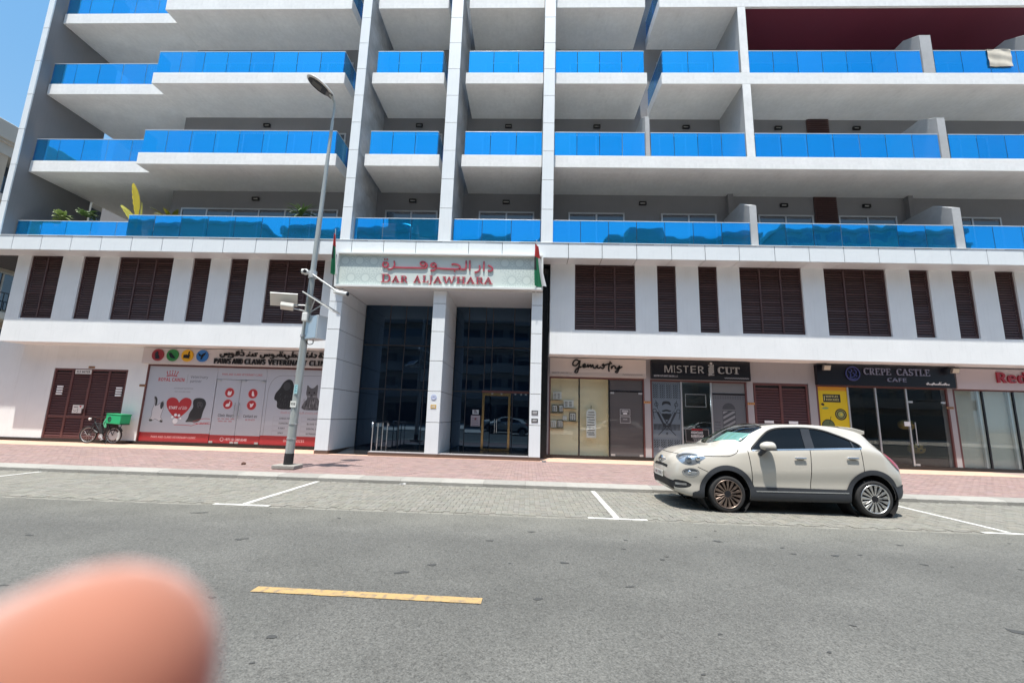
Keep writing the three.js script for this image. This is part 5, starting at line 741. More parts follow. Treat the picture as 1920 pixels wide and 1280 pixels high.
  const fogF = poly(rounded([[0.205, 0.54], [0.30, 0.545], [0.42, 0.52], [0.49, 0.465], [0.42, 0.42], [0.29, 0.40], [0.21, 0.41]])); let fq; [fq, body] = cut(body, (u, y, w) => Math.min(fogF(u, y), (w - 0.62) * 3)); const fog = P2('fog_recess', fq, -0.006, std(0.02, 0.02, 0.022, 0.5)); const fb = cutAll(fq, [(u, y) => fogF(u, y) - 0.03, ...band((u, y) => y - 0.475, 0.02), (u) => 0.40 - u])[0]; P2('fog_lamp', fb, 0.0, std(0.4, 0.4, 0.4, 0.25, { metalness: 0.8 }), fog);
  // hood and door shut lines, thin and dark
  const line = (f, t) => (u, y, w) => t - Math.abs(f(u, y, w));
  const seams = [
    [(u, y, w) => u - 1.585 - (0.9 - y) * 0.07, (u, y, w) => Math.min(w - 0.6, 1.14 - y, y - 0.48)], [(u, y, w) => u - 2.735 + (1.19 - y) * 0.09, (u, y, w) => Math.min(w - 0.6, 1.2 - y, y - 0.26)], [(u, y, w) => u - 3.675, (u, y, w) => Math.min(w - 0.6, 1.24 - y, y - 0.80)],
    [(u, y, w) => y - (1.015 + Math.max(0, u - 0.8) * 0.02 + Math.max(0, u - 1.15) ** 2 * 1.6), (u, y, w) => Math.min(u - 0.74, 1.42 - u, w - 0.5)], [(u, y, w) => u - 0.325 - w * w * 0.12, (u, y, w) => Math.min(0.45 - u, y - 0.93)], [(u, y, w) => y - 0.80 + (u - 0.62) * 0.45, (u, y, w) => Math.min(u - 0.60, 0.78 - u, w - 0.6)]];
  let gaps = [], sq; for (const [f, lim] of seams) { [sq, body] = cutAll(body, [lim, ...band(f, 0.0065)]); gaps.push(...sq); } P('panel_gap', gaps, -0.02, M_.dark);
  // the rest is painted: doors, bonnet, wings
  let dF, dR, bon; const doorZone = (u, y, w) => Math.min(w - 0.62, u - 1.585 - (0.9 - y) * 0.07, 3.675 - u, 1.24 - y);
  let doors; [doors, body] = cut(body, doorZone); [dF, dR] = cut(doors, (u, y) => 2.735 - (1.19 - y) * 0.09 - u); [bon, body] = cut(body, (u, y, w) => Math.min(1.5 - u, u - 0.325 - w * w * 0.12, y - (1.0 + Math.max(0, u - 0.8) * 0.02 + Math.max(0, u - 1.15) ** 2 * 1.6 + Math.max(0, .74 - u) * 0.16)));
  P('body', body, 0, paint); P('bonnet', bon, 0.001, paint); const fd = P('front_door', dF, 0.001, paint), rd = P('rear_door', dR, 0.001, paint);
  const o = WPof(car), at3 = (u, y, w) => [o[0] + u, o[1] + y, o[2] + w];
  for (const s of [1, -1]) {
    for (const [u, y, d, w] of [[2.51, 1.035, fd, 0.905], [3.48, 1.065, rd, 0.905]]) { M('handle', new RoundedBoxGeometry(0.22, 0.032, 0.03, 3, 0.013), chrome, d, at3(u, y, s * (w + 0.028))); M('handle_cup', new THREE.SphereGeometry(0.06, 16, 10).scale(1.3, 0.62, 0.2), std(0.32, 0.29, 0.25, 0.3), d, at3(u + 0.01, y - 0.008, s * w)); }
    const mg = new THREE.SphereGeometry(1, 24, 16), mp = mg.attributes.position; for (let i = 0; i < mp.count; i++) { const a = mp.getX(i), b = mp.getY(i), c = mp.getZ(i); mp.setXYZ(i, (a < 0 ? a * 0.15 : Math.pow(a, 0.5) * 0.13), (b > 0 ? b * 0.095 : b * 0.075), c * 0.115); } mg.computeVertexNormals();
    const mir = M('door_mirror', mg, paint, car, at3(1.885, 1.235, s * 1.0)); M('mirror_band', new RoundedBoxGeometry(0.2, 0.022, 0.21, 2, 0.01), trim, mir, at3(1.90, 1.185, s * 1.0)); M('mirror_foot', rod([0, 0, 0], [0.08, 0.13, s * 0.12], 0.045, 10, 0.05), trim, mir, at3(1.78, 1.08, s * 0.87));
  }
  M('spoiler', (() => { const sh = new THREE.Shape(); sh.moveTo(3.5, 1.645); sh.lineTo(3.78, 1.617); sh.lineTo(3.985, 1.565); sh.lineTo(3.98, 1.52); sh.lineTo(3.88, 1.495); sh.lineTo(3.6, 1.56); return new THREE.ExtrudeGeometry(sh, { depth: 1.12, bevelEnabled: true, bevelSize: 0.012, bevelThickness: 0.03, bevelSegments: 3 }).translate(0, 0, -0.56); })(), paint, car, o);
  const pt = print(0, 0.52, 0, 0.115, 300, (g) => { g.box(0, 1, 0, 1, '#d9d7cf'); g.say('W', 0.04, 0.035, 0.055, { color: '#222' }); g.say('31894', 0.2, 0.03, 0.065, { color: '#222', w: 0.27 }); g.box(0.12, 0.17, 0.03, 0.09, '#8a2a2a'); });
  const pl = M('number_plate', (() => { const g = new THREE.BoxGeometry(0.52, 0.115, 0.015).rotateY(-Math.PI / 2); return g; })(), new THREE.MeshStandardMaterial({ map: pt, roughness: 0.4 }), car, at3(0.115, 0.605, 0)); 
  M('badge_bar', tube([[0.255, 0.87, -0.36], [0.19, 0.885, -0.18], [0.172, 0.89, 0], [0.19, 0.885, 0.18], [0.255, 0.87, 0.36]], 0.022, 8, 24), silver, car, o); M('badge', new THREE.CylinderGeometry(0.06, 0.06, 0.03, 24).rotateZ(Math.PI / 2).rotateZ(-0.4), chrome, car, at3(0.168, 0.90, 0));
  M('wiper', tube([[1.13, 1.245, 0.05], [1.22, 1.285, 0.3], [1.40, 1.30, 0.6]], 0.01, 6, 16), M_.black, car, o);
  // cabin: dash, seats, wheel
  M('dashboard', merge([new RoundedBoxGeometry(0.62, 0.1, 1.36, 3, 0.04).rotateZ(0.12).translate(1.63, 1.13, 0), bg(1.7, 1.8, 0.7, 1.1, -0.66, 0.66)]), std(0.10, 0.10, 0.10, 0.7), car, o);
  M('sun_shade', new RoundedBoxGeometry(0.50, 0.012, 1.02, 2, 0.005).rotateZ(0.545), std(0.60, 0.80, 0.76, 0.3, { metalness: 0.5 }), car, at3(1.60, 1.33, 0));
  M('seat', merge([-0.36, 0.36].flatMap((w) => [new RoundedBoxGeometry(0.14, 0.66, 0.48, 3, 0.06).rotateZ(-0.25).translate(2.72, 1.02, w), new RoundedBoxGeometry(0.5, 0.16, 0.5, 3, 0.06).translate(2.45, 0.72, w), new RoundedBoxGeometry(0.1, 0.18, 0.26, 3, 0.04).translate(2.82, 1.45, w)])), std(0.05, 0.05, 0.055, 0.9), car, o);
  M('steering_wheel', new THREE.TorusGeometry(0.18, 0.018, 8, 28).rotateY(Math.PI / 2).rotateZ(-0.4).translate(2.05, 1.12, 0.36), M_.black, car, o); M('cabin_floor', bg(1.1, 3.9, 0.40, 0.44, -0.75, 0.75), M_.dark, car, o);
  M('wheel_well', merge([1, -1].flatMap((s) => AX.map((u) => new THREE.CylinderGeometry(0.45, 0.45, 0.42, 32, 1, true).rotateX(Math.PI / 2).translate(u, AY, s * 0.66)))), Object.assign(M_.dark.clone(), { side: THREE.DoubleSide }), car, o); M('inner_well', merge(AX.map((u) => bg(u - 0.46, u + 0.46, 0.2, 0.86, -0.45, 0.45))), M_.dark, car, o);
  // wheels
  const tp = [[0.245, -0.1], [0.268, -0.112], [0.30, -0.115], [0.322, -0.102], [0.332, -0.075], [0.334, 0], [0.332, 0.075], [0.322, 0.102], [0.30, 0.115], [0.268, 0.112], [0.245, 0.1]].map((q) => new THREE.Vector2(q[0], q[1])), tyreG = new THREE.LatheGeometry(tp, 56).rotateX(Math.PI / 2);
  const rimG = new THREE.LatheGeometry([[0.262, 0.106], [0.258, 0.118], [0.246, 0.116], [0.238, 0.09], [0.232, 0.0], [0.235, -0.1]].map((q) => new THREE.Vector2(...q)), 56).rotateX(Math.PI / 2);
  const spokes = (s) => merge(Array.from({ length: 15 }, (_, i) => { const a = i / 15 * 6.2832, sh = new THREE.Shape(); sh.moveTo(0.045, -0.008); sh.lineTo(0.13, -0.012); sh.lineTo(0.215, -0.024); sh.lineTo(0.243, -0.022); sh.lineTo(0.243, 0.022); sh.lineTo(0.215, 0.024); sh.lineTo(0.13, 0.012); sh.lineTo(0.045, 0.008); const g = new THREE.ExtrudeGeometry(sh, { depth: 0.012, bevelEnabled: true, bevelSize: 0.003, bevelThickness: 0.012, bevelSegments: 2 }); const p = g.attributes.position; for (let k = 0; k < p.count; k++) p.setZ(k, p.getZ(k) + 0.074 + 0.018 * (p.getX(k) / 0.24) ** 2 - (Math.abs(p.getY(k)) > 0.014 ? 0.012 : 0)); g.computeVertexNormals(); g.rotateZ(a + 0.1 * s); return g; }));
  const sg = spokes(1), hub = merge([new THREE.CylinderGeometry(0.062, 0.066, 0.03, 24).rotateX(Math.PI / 2).translate(0, 0, 0.085)]), disc = new THREE.CylinderGeometry(0.225, 0.225, 0.02, 36).rotateX(Math.PI / 2).translate(0, 0, -0.03);
  const rimF = std(0.25, 0.19, 0.16, 0.35, { metalness: 0.85 }), rimR = std(0.62, 0.61, 0.59, 0.3, { metalness: 0.9 });
  for (const [k, u] of AX.entries()) for (const s of [1, -1]) {
    const w = new THREE.Group(); w.name = 'wheel'; place(w, at3(u, 0.334, s * 0.80), car); if (s < 0) w.rotation.y = Math.PI; if (k === 0) tag(w, 'front wheel with rim browned by brake dust'); else tag(w, 'rear wheel with clean silver rim');
    const add = (n, g, m) => { const q = new THREE.Mesh(g, m); q.name = n; q.castShadow = q.receiveShadow = true; w.add(q); return q; };
    const rm = k || !dirty ? rimR : rimF; add('tyre', tyreG, std(0.022, 0.021, 0.021, 0.85)); add('rim', merge([rimG, sg]), rm); add('brake_disc', disc, k ? M_.dark : std(0.035, 0.022, 0.018, 0.7)); add('hub_cap', hub, M_.blackGloss);
    w.rotation.z = k * 0.3 + s;
  }
  return car;
}
const cream = phys(0.515, 0.478, 0.415, 0.34, { clearcoat: 1, clearcoatRoughness: 0.025, metalness: 0.05 });
const theCar = makeCar('parked_car', 'cream compact crossover car parked in the bay before the barber shop', [2.70, -0.05, -9.66], cream, true);
// ------------------------------------------------------------------ street lamp and what is strapped to it
{
  const X = -6.5, Z = -12.2, galv = std(0.52, 0.55, 0.53, 0.45, { metalness: 0.35, map: T.mottle }), L = thing('street_lamp', 'tall galvanised street lamp post on the pavement before the clinic', 'street lamp', [X, 0.05, Z]);
  const topX = -6.29, at = (y) => X + (topX - X) * (y / 11.2);
  M('base', metreUV(new RoundedBoxGeometry(0.62, 0.1, 0.5, 2, 0.02)), M_.kerb, L, [X, 0.09, Z + 0.02]);
  const pole = (y0, y1, r0, r1, m, n) => M(n, rod([at(y0), y0, Z], [at(y1), y1, Z], r0, 8, r1), m, L, [0, 0, 0]);
  pole(0.14, 0.44, 0.128, 0.126, M_.black, 'painted_foot'); pole(0.44, 4.6, 0.122, 0.095, galv, 'pole'); pole(4.6, 10.6, 0.09, 0.045, galv, 'pole');
  for (const y of [0.82, 1.22]) pole(y, y + 0.03, 0.132, 0.132, M_.alu, 'strap'); pole(3.68, 3.75, 0.125, 0.125, M_.alu, 'strap');
  M('arm', tube([[topX - 0.02, 10.5, Z], [topX, 11.0, Z], [topX, 11.22, Z + 0.06], [topX - 0.08, 11.35, Z + 0.22]], 0.035, 8, 20), galv, L, [0, 0, 0]);
  // luminaire head: a flattened teardrop, glass below
  const hg = new THREE.SphereGeometry(1, 28, 18), p = hg.attributes.position; for (let i = 0; i < p.count; i++) { const x = p.getX(i), y = p.getY(i), z = p.getZ(i); p.setXYZ(i, x * (0.235 - 0.06 * z), (y > 0 ? y * 0.10 : y * 0.035), -z * 0.46); } hg.computeVertexNormals();
  const turn = new THREE.Group(); turn.name = 'lamp_head'; place(turn, [topX - 0.33, 11.52, Z + 0.33], L); turn.rotation.set(-0.42, -0.95, 0.0, 'YXZ');
  const sub = (n, g, m, q) => { const o = new THREE.Mesh(g, m); o.name = n; o.position.set(...q); o.castShadow = o.receiveShadow = true; turn.add(o); };
  sub('shell', hg, std(0.62, 0.62, 0.60, 0.4), [0, 0, 0]); const lg = new THREE.CylinderGeometry(1, 1, 1, 28).scale(0.185, 0.03, 0.35); sub('lens', lg, phys(0.022, 0.022, 0.023, 0.2), [0, -0.035, 0.04]); sub('led_array', boxGeo(0.2, 0.012, 0.3), phys(0.10, 0.10, 0.09, 0.15), [0, -0.052, 0.10]); sub('driver_cover', new RoundedBoxGeometry(0.2, 0.05, 0.2, 2, 0.015), std(0.12, 0.12, 0.12, 0.6), [0, -0.03, -0.30]);
  { const t = print(0, 0.16, 0, 0.17, 300, (g) => { g.box(0, 1, 0, 1, '#dcdcd6'); g.say('958', 0.015, 0.05, 0.075, { color: '#333', w: 0.13 }); }); printed('number_sticker', t, [-6.56, -6.4, 1.69, 1.86], -6.56, -6.4, 1.69, 1.86, Z + 0.122, L, { d: 0.006 }); const t2 = print(0, 0.1, 0, 0.26, 300, (g) => { g.box(0, 1, 0, 1, '#9fc3c8'); for (let i = 0; i < 6; i++) g.box(0.02, 0.05 + 0.03 * (i % 2), 0.03 + i * 0.036, 0.05 + i * 0.036, '#4d8d98'); }); printed('blue_sticker', t2, [-6.5, -6.4, 2.06, 2.32], -6.5, -6.4, 2.06, 2.32, Z + 0.122, L, { d: 0.005 }); }
  const steel = std(0.55, 0.57, 0.58, 0.4, { metalness: 0.4 });
  // solar panels on brackets, one each side
  const panel = (nm, label, c, rot, w, d) => { const s = thing(nm, label, 'solar panel', c, 'solar panels on the street lamp post'); const g = M('frame', new RoundedBoxGeometry(w, 0.035, d, 1, 0.006), std(0.66, 0.66, 0.62, 0.5), s, c); const q = new THREE.Euler(...rot, 'YXZ'); g.rotation.copy(q); const cell = new THREE.Mesh(boxGeo(w - 0.05, 0.004, d - 0.05), phys(0.01, 0.014, 0.03, 0.1)); cell.name = 'cells'; cell.position.set(0, 0.0205, 0); g.add(cell); return [s, g]; };
  { const [s, g] = panel('solar_panel', 'solar panel tilted up left of the lamp post with a battery box under it', [-7.02, 4.72, -11.95], [-0.62, 0.45, 0.10], 0.70, 0.48); const b = M('battery_box', new RoundedBoxGeometry(0.34, 0.12, 0.26, 2, 0.02), std(0.6, 0.59, 0.54, 0.5), s, [-6.90, 4.52, -11.94]); b.rotation.set(-0.3, 0.45, 0.1); M('bracket', merge([rod([-6.5, 4.62, Z], [-6.86, 4.58, -12.0], 0.022), rod([-6.5, 4.45, Z], [-6.86, 4.5, -12.0], 0.018)]), steel, s, [0, 0, 0]); }
  { const [s] = panel('solar_panel', 'thin solar panel seen edge-on at the right of the lamp post', [-5.99, 4.68, -12.1], [0.05, 0.0, -0.535], 1.08, 0.5); M('bracket', merge([rod([-6.35, 4.42, Z], [-5.98, 4.62, -12.1], 0.02), rod([-6.35, 4.42, Z], [-6.2, 4.78, -12.1], 0.02)]), steel, s, [0, 0, 0]); }
  // two security cameras
  { const c = thing('security_camera', 'white security camera at the top of its clamp facing the road', 'security camera', [-6.46, 5.55, Z + 0.15], 'security cameras on the street lamp post'); M('housing', merge([new THREE.SphereGeometry(0.085, 18, 12).translate(-6.50, 5.57, Z + 0.2), new THREE.CylinderGeometry(0.075, 0.075, 0.14, 18).rotateZ(Math.PI / 2).translate(-6.56, 5.6, Z + 0.16)]), std(0.66, 0.66, 0.63, 0.4), c, [0, 0, 0]); M('lens', new THREE.CylinderGeometry(0.05, 0.05, 0.06, 18).rotateX(Math.PI / 2), M_.blackGloss, c, [-6.49, 5.57, Z + 0.265]); M('clamp', rod([at(5.45), 5.45, Z], [at(5.66), 5.66, Z], 0.115, 12), steel, c, [0, 0, 0]); }
  { const c = thing('security_camera', 'bullet camera at the end of a long slanted arm right of the lamp post', 'security camera', [-5.4, 4.95, Z + 0.15], 'security cameras on the street lamp post'); M('arm', rod([-6.42, 5.58, Z + 0.08], [-5.55, 5.02, Z + 0.1], 0.026), std(0.6, 0.6, 0.58, 0.45), c, [0, 0, 0]); M('mount', merge([new THREE.SphereGeometry(0.07, 14, 10).translate(-5.56, 5.02, Z + 0.1), bg(-5.66, -5.5, 4.98, 5.06, Z + 0.04, Z + 0.16)]), std(0.64, 0.64, 0.6, 0.45), c, [0, 0, 0]); M('housing', rod([-5.55, 5.0, Z + 0.12], [-5.22, 4.93, Z + 0.2], 0.06, 16, 0.065), std(0.68, 0.68, 0.66, 0.35), c, [0, 0, 0]); M('lens', rod([-5.22, 4.93, Z + 0.2], [-5.19, 4.924, Z + 0.206], 0.052, 16), M_.blackGloss, c, [0, 0, 0]); }
  { const b = thing('equipment_box', 'grey metal equipment box strapped to the right side of the lamp post', 'equipment box', [-6.1, 3.6, Z]); const m = M('cabinet', new RoundedBoxGeometry(0.5, 0.68, 0.34, 2, 0.015), std(0.52, 0.56, 0.58, 0.4, { metalness: 0.2 }), b, [-6.11, 3.95, Z + 0.02]); m.rotation.y = -0.45; const d = new THREE.Mesh(new RoundedBoxGeometry(0.46, 0.64, 0.012, 2, 0.005), std(0.50, 0.57, 0.61, 0.25, { metalness: 0.5 })); d.name = 'door'; d.position.set(0, 0, 0.176); m.add(d); M('antenna_box', new RoundedBoxGeometry(0.16, 0.26, 0.12, 2, 0.03), M_.lampWhite, b, [-6.38, 4.24, Z + 0.18]); M('cable', tube([[-6.15, 3.6, Z + 0.05], [-6.14, 3.5, Z + 0.06], [-6.26, 3.47, Z + 0.06], [-6.36, 3.58, Z + 0.04]], 0.012, 6, 16), M_.black, b, [0, 0, 0]); M('latch', boxGeo(0.02, 0.06, 0.02), M_.black, b, [-5.93, 3.95, Z + 0.14]); }
}
// ------------------------------------------------------------------ bicycle with its delivery box
{
  const Z = -17.86, G = 0.033, b = thing('bicycle', 'black electric bicycle parked against the brown service door', 'bicycle', [-17.5, G, Z]), blk = std(0.018, 0.018, 0.02, 0.45), R0 = 0.345;
  const A = [-18.02, G + R0, Z], D = [-16.93, G + R0, Z];
  for (const [c, l] of [[A, 'front wheel'], [D, 'rear wheel with pale disc guard']]) {
    const w = M('wheel', new THREE.TorusGeometry(R0 - 0.028, 0.028, 8, 44), std(0.03, 0.03, 0.03, 0.9), b, c); tag(w, l); w.rotation.y = c === A ? 0.12 : 0; const sp = [new THREE.TorusGeometry(R0 - 0.062, 0.012, 6, 40), new THREE.CylinderGeometry(0.03, 0.03, 0.1, 12).rotateX(Math.PI / 2)]; for (let i = 0; i < 18; i++) { const a = i / 18 * 6.283; sp.push(rod([0, 0, i % 2 ? 0.03 : -0.03], [Math.cos(a) * (R0 - 0.06), Math.sin(a) * (R0 - 0.06), 0], 0.0028, 4)); }
    const s = new THREE.Mesh(merge(sp), M_.alu); s.name = 'rim'; w.add(s);
    if (c === D) { const g = new THREE.Mesh(new THREE.CylinderGeometry(0.19, 0.19, 0.012, 28).rotateX(Math.PI / 2), std(0.5, 0.5, 0.5, 0.5)); g.name = 'disc_guard'; g.position.z = 0.035; w.add(g); }
  }
  const bb = [-17.42, G + 0.30, Z], head = [-17.83, G + 0.86, Z], seat = [-17.24, G + 0.78, Z];
  M('frame', merge([rod(bb, head, 0.04), rod([-17.82, G + 0.8, Z], seat, 0.03), rod(bb, [-17.22, G + 0.84, Z], 0.026), rod(bb, D, 0.02), rod(seat, [D[0], D[1], Z + 0.06], 0.014), rod(seat, [D[0], D[1], Z - 0.06], 0.014), rod([-17.80, G + 0.74, Z], [-17.86, G + 0.98, Z], 0.026), rod([-17.74, G + 0.5, Z + 0.05], [-17.58, G + 0.42, Z + 0.05], 0.05, 10)]), blk, b, [0, 0, 0]);
  M('fork', merge([rod([-17.81, G + 0.76, Z + 0.06], [A[0], A[1], Z + 0.06], 0.018), rod([-17.81, G + 0.76, Z - 0.06], [A[0], A[1], Z - 0.06], 0.018), bg(-17.85, -17.77, G + 0.74, G + 0.78, Z - 0.08, Z + 0.08)]), blk, b, [0, 0, 0]);
  M('battery', new RoundedBoxGeometry(0.12, 0.40, 0.1, 3, 0.03).rotateZ(0.35), std(0.03, 0.03, 0.032, 0.4), b, [-17.52, G + 0.58, Z]); M('handlebar', tube([[-17.78, G + 1.04, Z - 0.3], [-17.86, G + 1.06, Z - 0.12], [-17.88, G + 1.02, Z], [-17.86, G + 1.06, Z + 0.12], [-17.76, G + 1.05, Z + 0.3]], 0.016, 8, 24), blk, b, [0, 0, 0]);
  M('headlight', new THREE.SphereGeometry(0.055, 14, 10), M_.lampWhite, b, [-17.99, G + 0.98, Z + 0.08]); M('saddle', new RoundedBoxGeometry(0.26, 0.07, 0.16, 3, 0.03), blk, b, [-17.28, G + 0.90, Z]); M('crank', merge([new THREE.CylinderGeometry(0.09, 0.09, 0.012, 24).rotateX(Math.PI / 2).translate(bb[0], bb[1], Z + 0.07), rod([bb[0], bb[1], Z + 0.08], [bb[0] + 0.12, bb[1] - 0.12, Z + 0.08], 0.012), bg(bb[0] + 0.08, bb[0] + 0.17, bb[1] - 0.14, bb[1] - 0.11, Z + 0.08, Z + 0.16)]), M_.alu, b, [0, 0, 0]);
  M('mudguard', new THREE.TorusGeometry(R0 + 0.03, 0.02, 6, 24, 2.2).rotateZ(0.5), blk, b, D); M('rack', merge([bg(-17.16, -16.52, G + 0.78, G + 0.81, Z - 0.2, Z + 0.2), rod([-16.75, G + 0.79, Z + 0.1], [D[0], D[1], Z + 0.08], 0.012), rod([-16.75, G + 0.79, Z - 0.1], [D[0], D[1], Z - 0.08], 0.012)]), blk, b, [0, 0, 0]); M('kickstand', rod([-17.1, G + 0.3, Z + 0.06], [-17.02, G + 0.0, Z + 0.22], 0.012), blk, b, [0, 0, 0]);
  const dx = thing('delivery_box', 'bright green insulated delivery box on the rack of the black bicycle', 'delivery box', [-16.86, G + 0.812, Z]), gr = std(0.02, 0.40, 0.16, 0.55), m = M('bag', new RoundedBoxGeometry(0.64, 0.36, 0.48, 3, 0.03), gr, dx, [-16.86, G + 0.995, Z]); m.rotation.z = -0.05; const lid = M('lid', new RoundedBoxGeometry(0.66, 0.05, 0.5, 3, 0.02), std(0.012, 0.25, 0.10, 0.6), dx, [-16.85, G + 1.195, Z]); lid.rotation.z = -0.05;
  M('emblem', merge([new THREE.TorusGeometry(0.075, 0.022, 6, 20).scale(0.8, 1.15, 0.3).translate(-17.0, G + 1.0, Z + 0.243), rod([-17.02, G + 0.97, Z + 0.245], [-16.985, G + 1.05, Z + 0.245], 0.013, 6)]), std(0.02, 0.05, 0.04, 0.6), dx, [0, 0, 0]); M('strap', merge([bg(-17.165, -17.13, G + 0.66, G + 0.95, Z + 0.18, Z + 0.235), tube([[-17.15, G + 1.02, Z + 0.23], [-17.2, G + 0.85, Z + 0.25], [-17.19, G + 0.7, Z + 0.22]], 0.018, 6, 12)]), std(0.15, 0.6, 0.35, 0.6), dx, [0, 0, 0]);
}
// ------------------------------------------------------------------ balcony plants, chairs, a hung blanket, loose bits
{
  const leafG = (l, w, curl) => { const g = new THREE.PlaneGeometry(w, l, 2, 8).translate(0, l / 2, 0), p = g.attributes.position; for (let i = 0; i < p.count; i++) { const t = p.getY(i) / l, k = Math.pow(Math.sin(Math.PI * Math.min(1, 0.06 + t * 0.94)), 0.7); p.setXYZ(i, p.getX(i) * k, p.getY(i) - curl * t * t * l * 0.5, curl * t * t * l + Math.abs(p.getX(i)) * 0.3); } g.computeVertexNormals(); return g; };
  const leafM = (r, g, b) => phys(r, g, b, 0.55, { side: THREE.DoubleSide, transmission: 0.25, thickness: 0 });
  function plant(label, x, y, z, n, l, w, spread, mat, potR = 0.2) {
    const t = thing('potted_plant', label, 'plant', [x, y, z]); M('pot', new THREE.LatheGeometry([[0, 0], [potR * 0.75, 0], [potR, 0.42], [potR * 1.08, 0.42], [potR * 1.08, 0.47], [potR * 0.9, 0.47], [potR * 0.85, 0.4]].map((q) => new THREE.Vector2(...q)), 24), std(0.3, 0.16, 0.1, 0.8), t, [x, y, z]);
    M('stem', rod([x, y + 0.3, z], [x, y + 0.95, z], 0.025, 6, 0.015), std(0.08, 0.07, 0.03, 0.9), t, [0, 0, 0]);
    for (let i = 0; i < n; i++) { const m = M('leaf', leafG(l * R(0.75, 1.1), w * R(0.8, 1.1), R(0.2, 0.7)), mat, t, [x, y + R(0.75, 0.98), z]); m.rotation.set(0, i * 2.4 + R(-0.3, 0.3), 0, 'YXZ'); m.rotateX(spread * R(0.4, 1.1)); } return t;
  }
  plant('small leafy plant behind the glass at the far left end of the balcony', -21.25, 9.0, -17.95, 26, 0.44, 0.2, 1.1, leafM(0.30, 0.40, 0.13)); plant('taller leafy plant right of another on the left corner balcony', -20.15, 9.2, -18.0, 24, 0.45, 0.2, 1.0, leafM(0.16, 0.27, 0.08));
  plant('spiky green plant rising above the balcony glass near the lamp post', -9.95, 9.1, -17.5, 44, 0.78, 0.07, 1.25, leafM(0.10, 0.19, 0.045)); plant('plant with several arching yellowish green leaves right of the tall yellow leaf', -16.05, 8.85, -17.9, 9, 1.0, 0.24, 0.75, leafM(0.30, 0.30, 0.035));
  { // banana-like plant: one tall ragged yellow leaf
    const t = thing('potted_plant', 'plant with a single tall ragged yellow leaf above the balcony glass', 'plant', [-17.0, 8.5, -17.2]); M('pot', new THREE.CylinderGeometry(0.24, 0.19, 0.5, 24), std(0.3, 0.16, 0.1, 0.8), t, [-17.0, 8.75, -17.2]); M('stem', tube([[-17.0, 8.9, -17.2], [-16.98, 9.5, -17.2], [-17.02, 9.85, -17.19]], 0.03, 6, 12), std(0.16, 0.2, 0.04, 0.8), t, [0, 0, 0]);
    const sh = new THREE.Shape(), L_ = [], R_ = []; for (let i = 0; i <= 22; i++) { const k = i / 22, w = 0.17 * Math.pow(Math.sin(Math.PI * (0.08 + 0.9 * k)), 0.6) * (i % 4 === 2 ? 0.85 : 1); const bend = -0.34 * k * k, y = k * 1.42; L_.push([bend - w, y]); R_.push([bend + w, y + 0.02]); } [...L_, ...R_.reverse()].forEach((q, i) => sh[i ? 'lineTo' : 'moveTo'](...q)); const g = new THREE.ExtrudeGeometry(sh, { depth: 0.008, bevelEnabled: false }); const p = g.attributes.position; for (let i = 0; i < p.count; i++) p.setZ(i, p.getZ(i) + Math.abs(p.getX(i) + 0.34 * (p.getY(i) / 1.42) ** 2) * 0.5 + 0.1 * (p.getY(i) / 1.42) ** 2); g.computeVertexNormals(); M('leaf', g, leafM(0.62, 0.50, 0.03), t, [-17.0, 9.70, -17.2]); { const b = M('leaf', g, leafM(0.42, 0.42, 0.04), t, [-16.9, 9.25, -17.25]); b.rotation.set(0.1, 2.6, -0.45); b.scale.setScalar(0.8); const c = M('leaf', g, leafM(0.50, 0.46, 0.04), t, [-17.05, 9.2, -17.3]); c.rotation.set(-0.2, 0.5, 0.5); c.scale.setScalar(0.75); } M('midrib', tube([[-17.0, 9.70, -17.18], [-17.06, 10.3, -17.16], [-17.3, 11.05, -17.08]], 0.012, 6, 16), std(0.4, 0.4, 0.08, 0.7), t, [0, 0, 0]);
  }
  // chairs on the balcony behind the tinted glass left of the middle fin
  const chair = (label, x, z, rot) => { const c = thing('balcony_chair', label, 'chair', [x, 8.5, z], 'chairs behind the balcony glass'); c.rotation.y = rot; const add = (n, g, m) => { const o = new THREE.Mesh(g, m); o.name = n; o.castShadow = o.receiveShadow = true; c.add(o); }; add('seat', new RoundedBoxGeometry(0.6, 0.08, 0.55, 2, 0.03).translate(0, 0.42, 0), std(0.35, 0.33, 0.3, 0.9)); add('backrest', new RoundedBoxGeometry(0.62, 0.5, 0.07, 2, 0.03).rotateX(-0.15).translate(0, 0.72, -0.28), std(0.40, 0.37, 0.33, 0.9)); for (const [a, b] of [[-1, -1], [1, -1], [-1, 1], [1, 1]]) add('leg', rod([a * 0.26, 0, b * 0.24], [a * 0.25, 0.4, b * 0.22], 0.018, 6), M_.alu); };
  chair('pale chair with its back to the glass on the balcony above the entrance sign', -6.0, -17.5, Math.PI); chair('pale chair turned sideways near the middle fin on the balcony', -4.6, -17.7, 1.9);
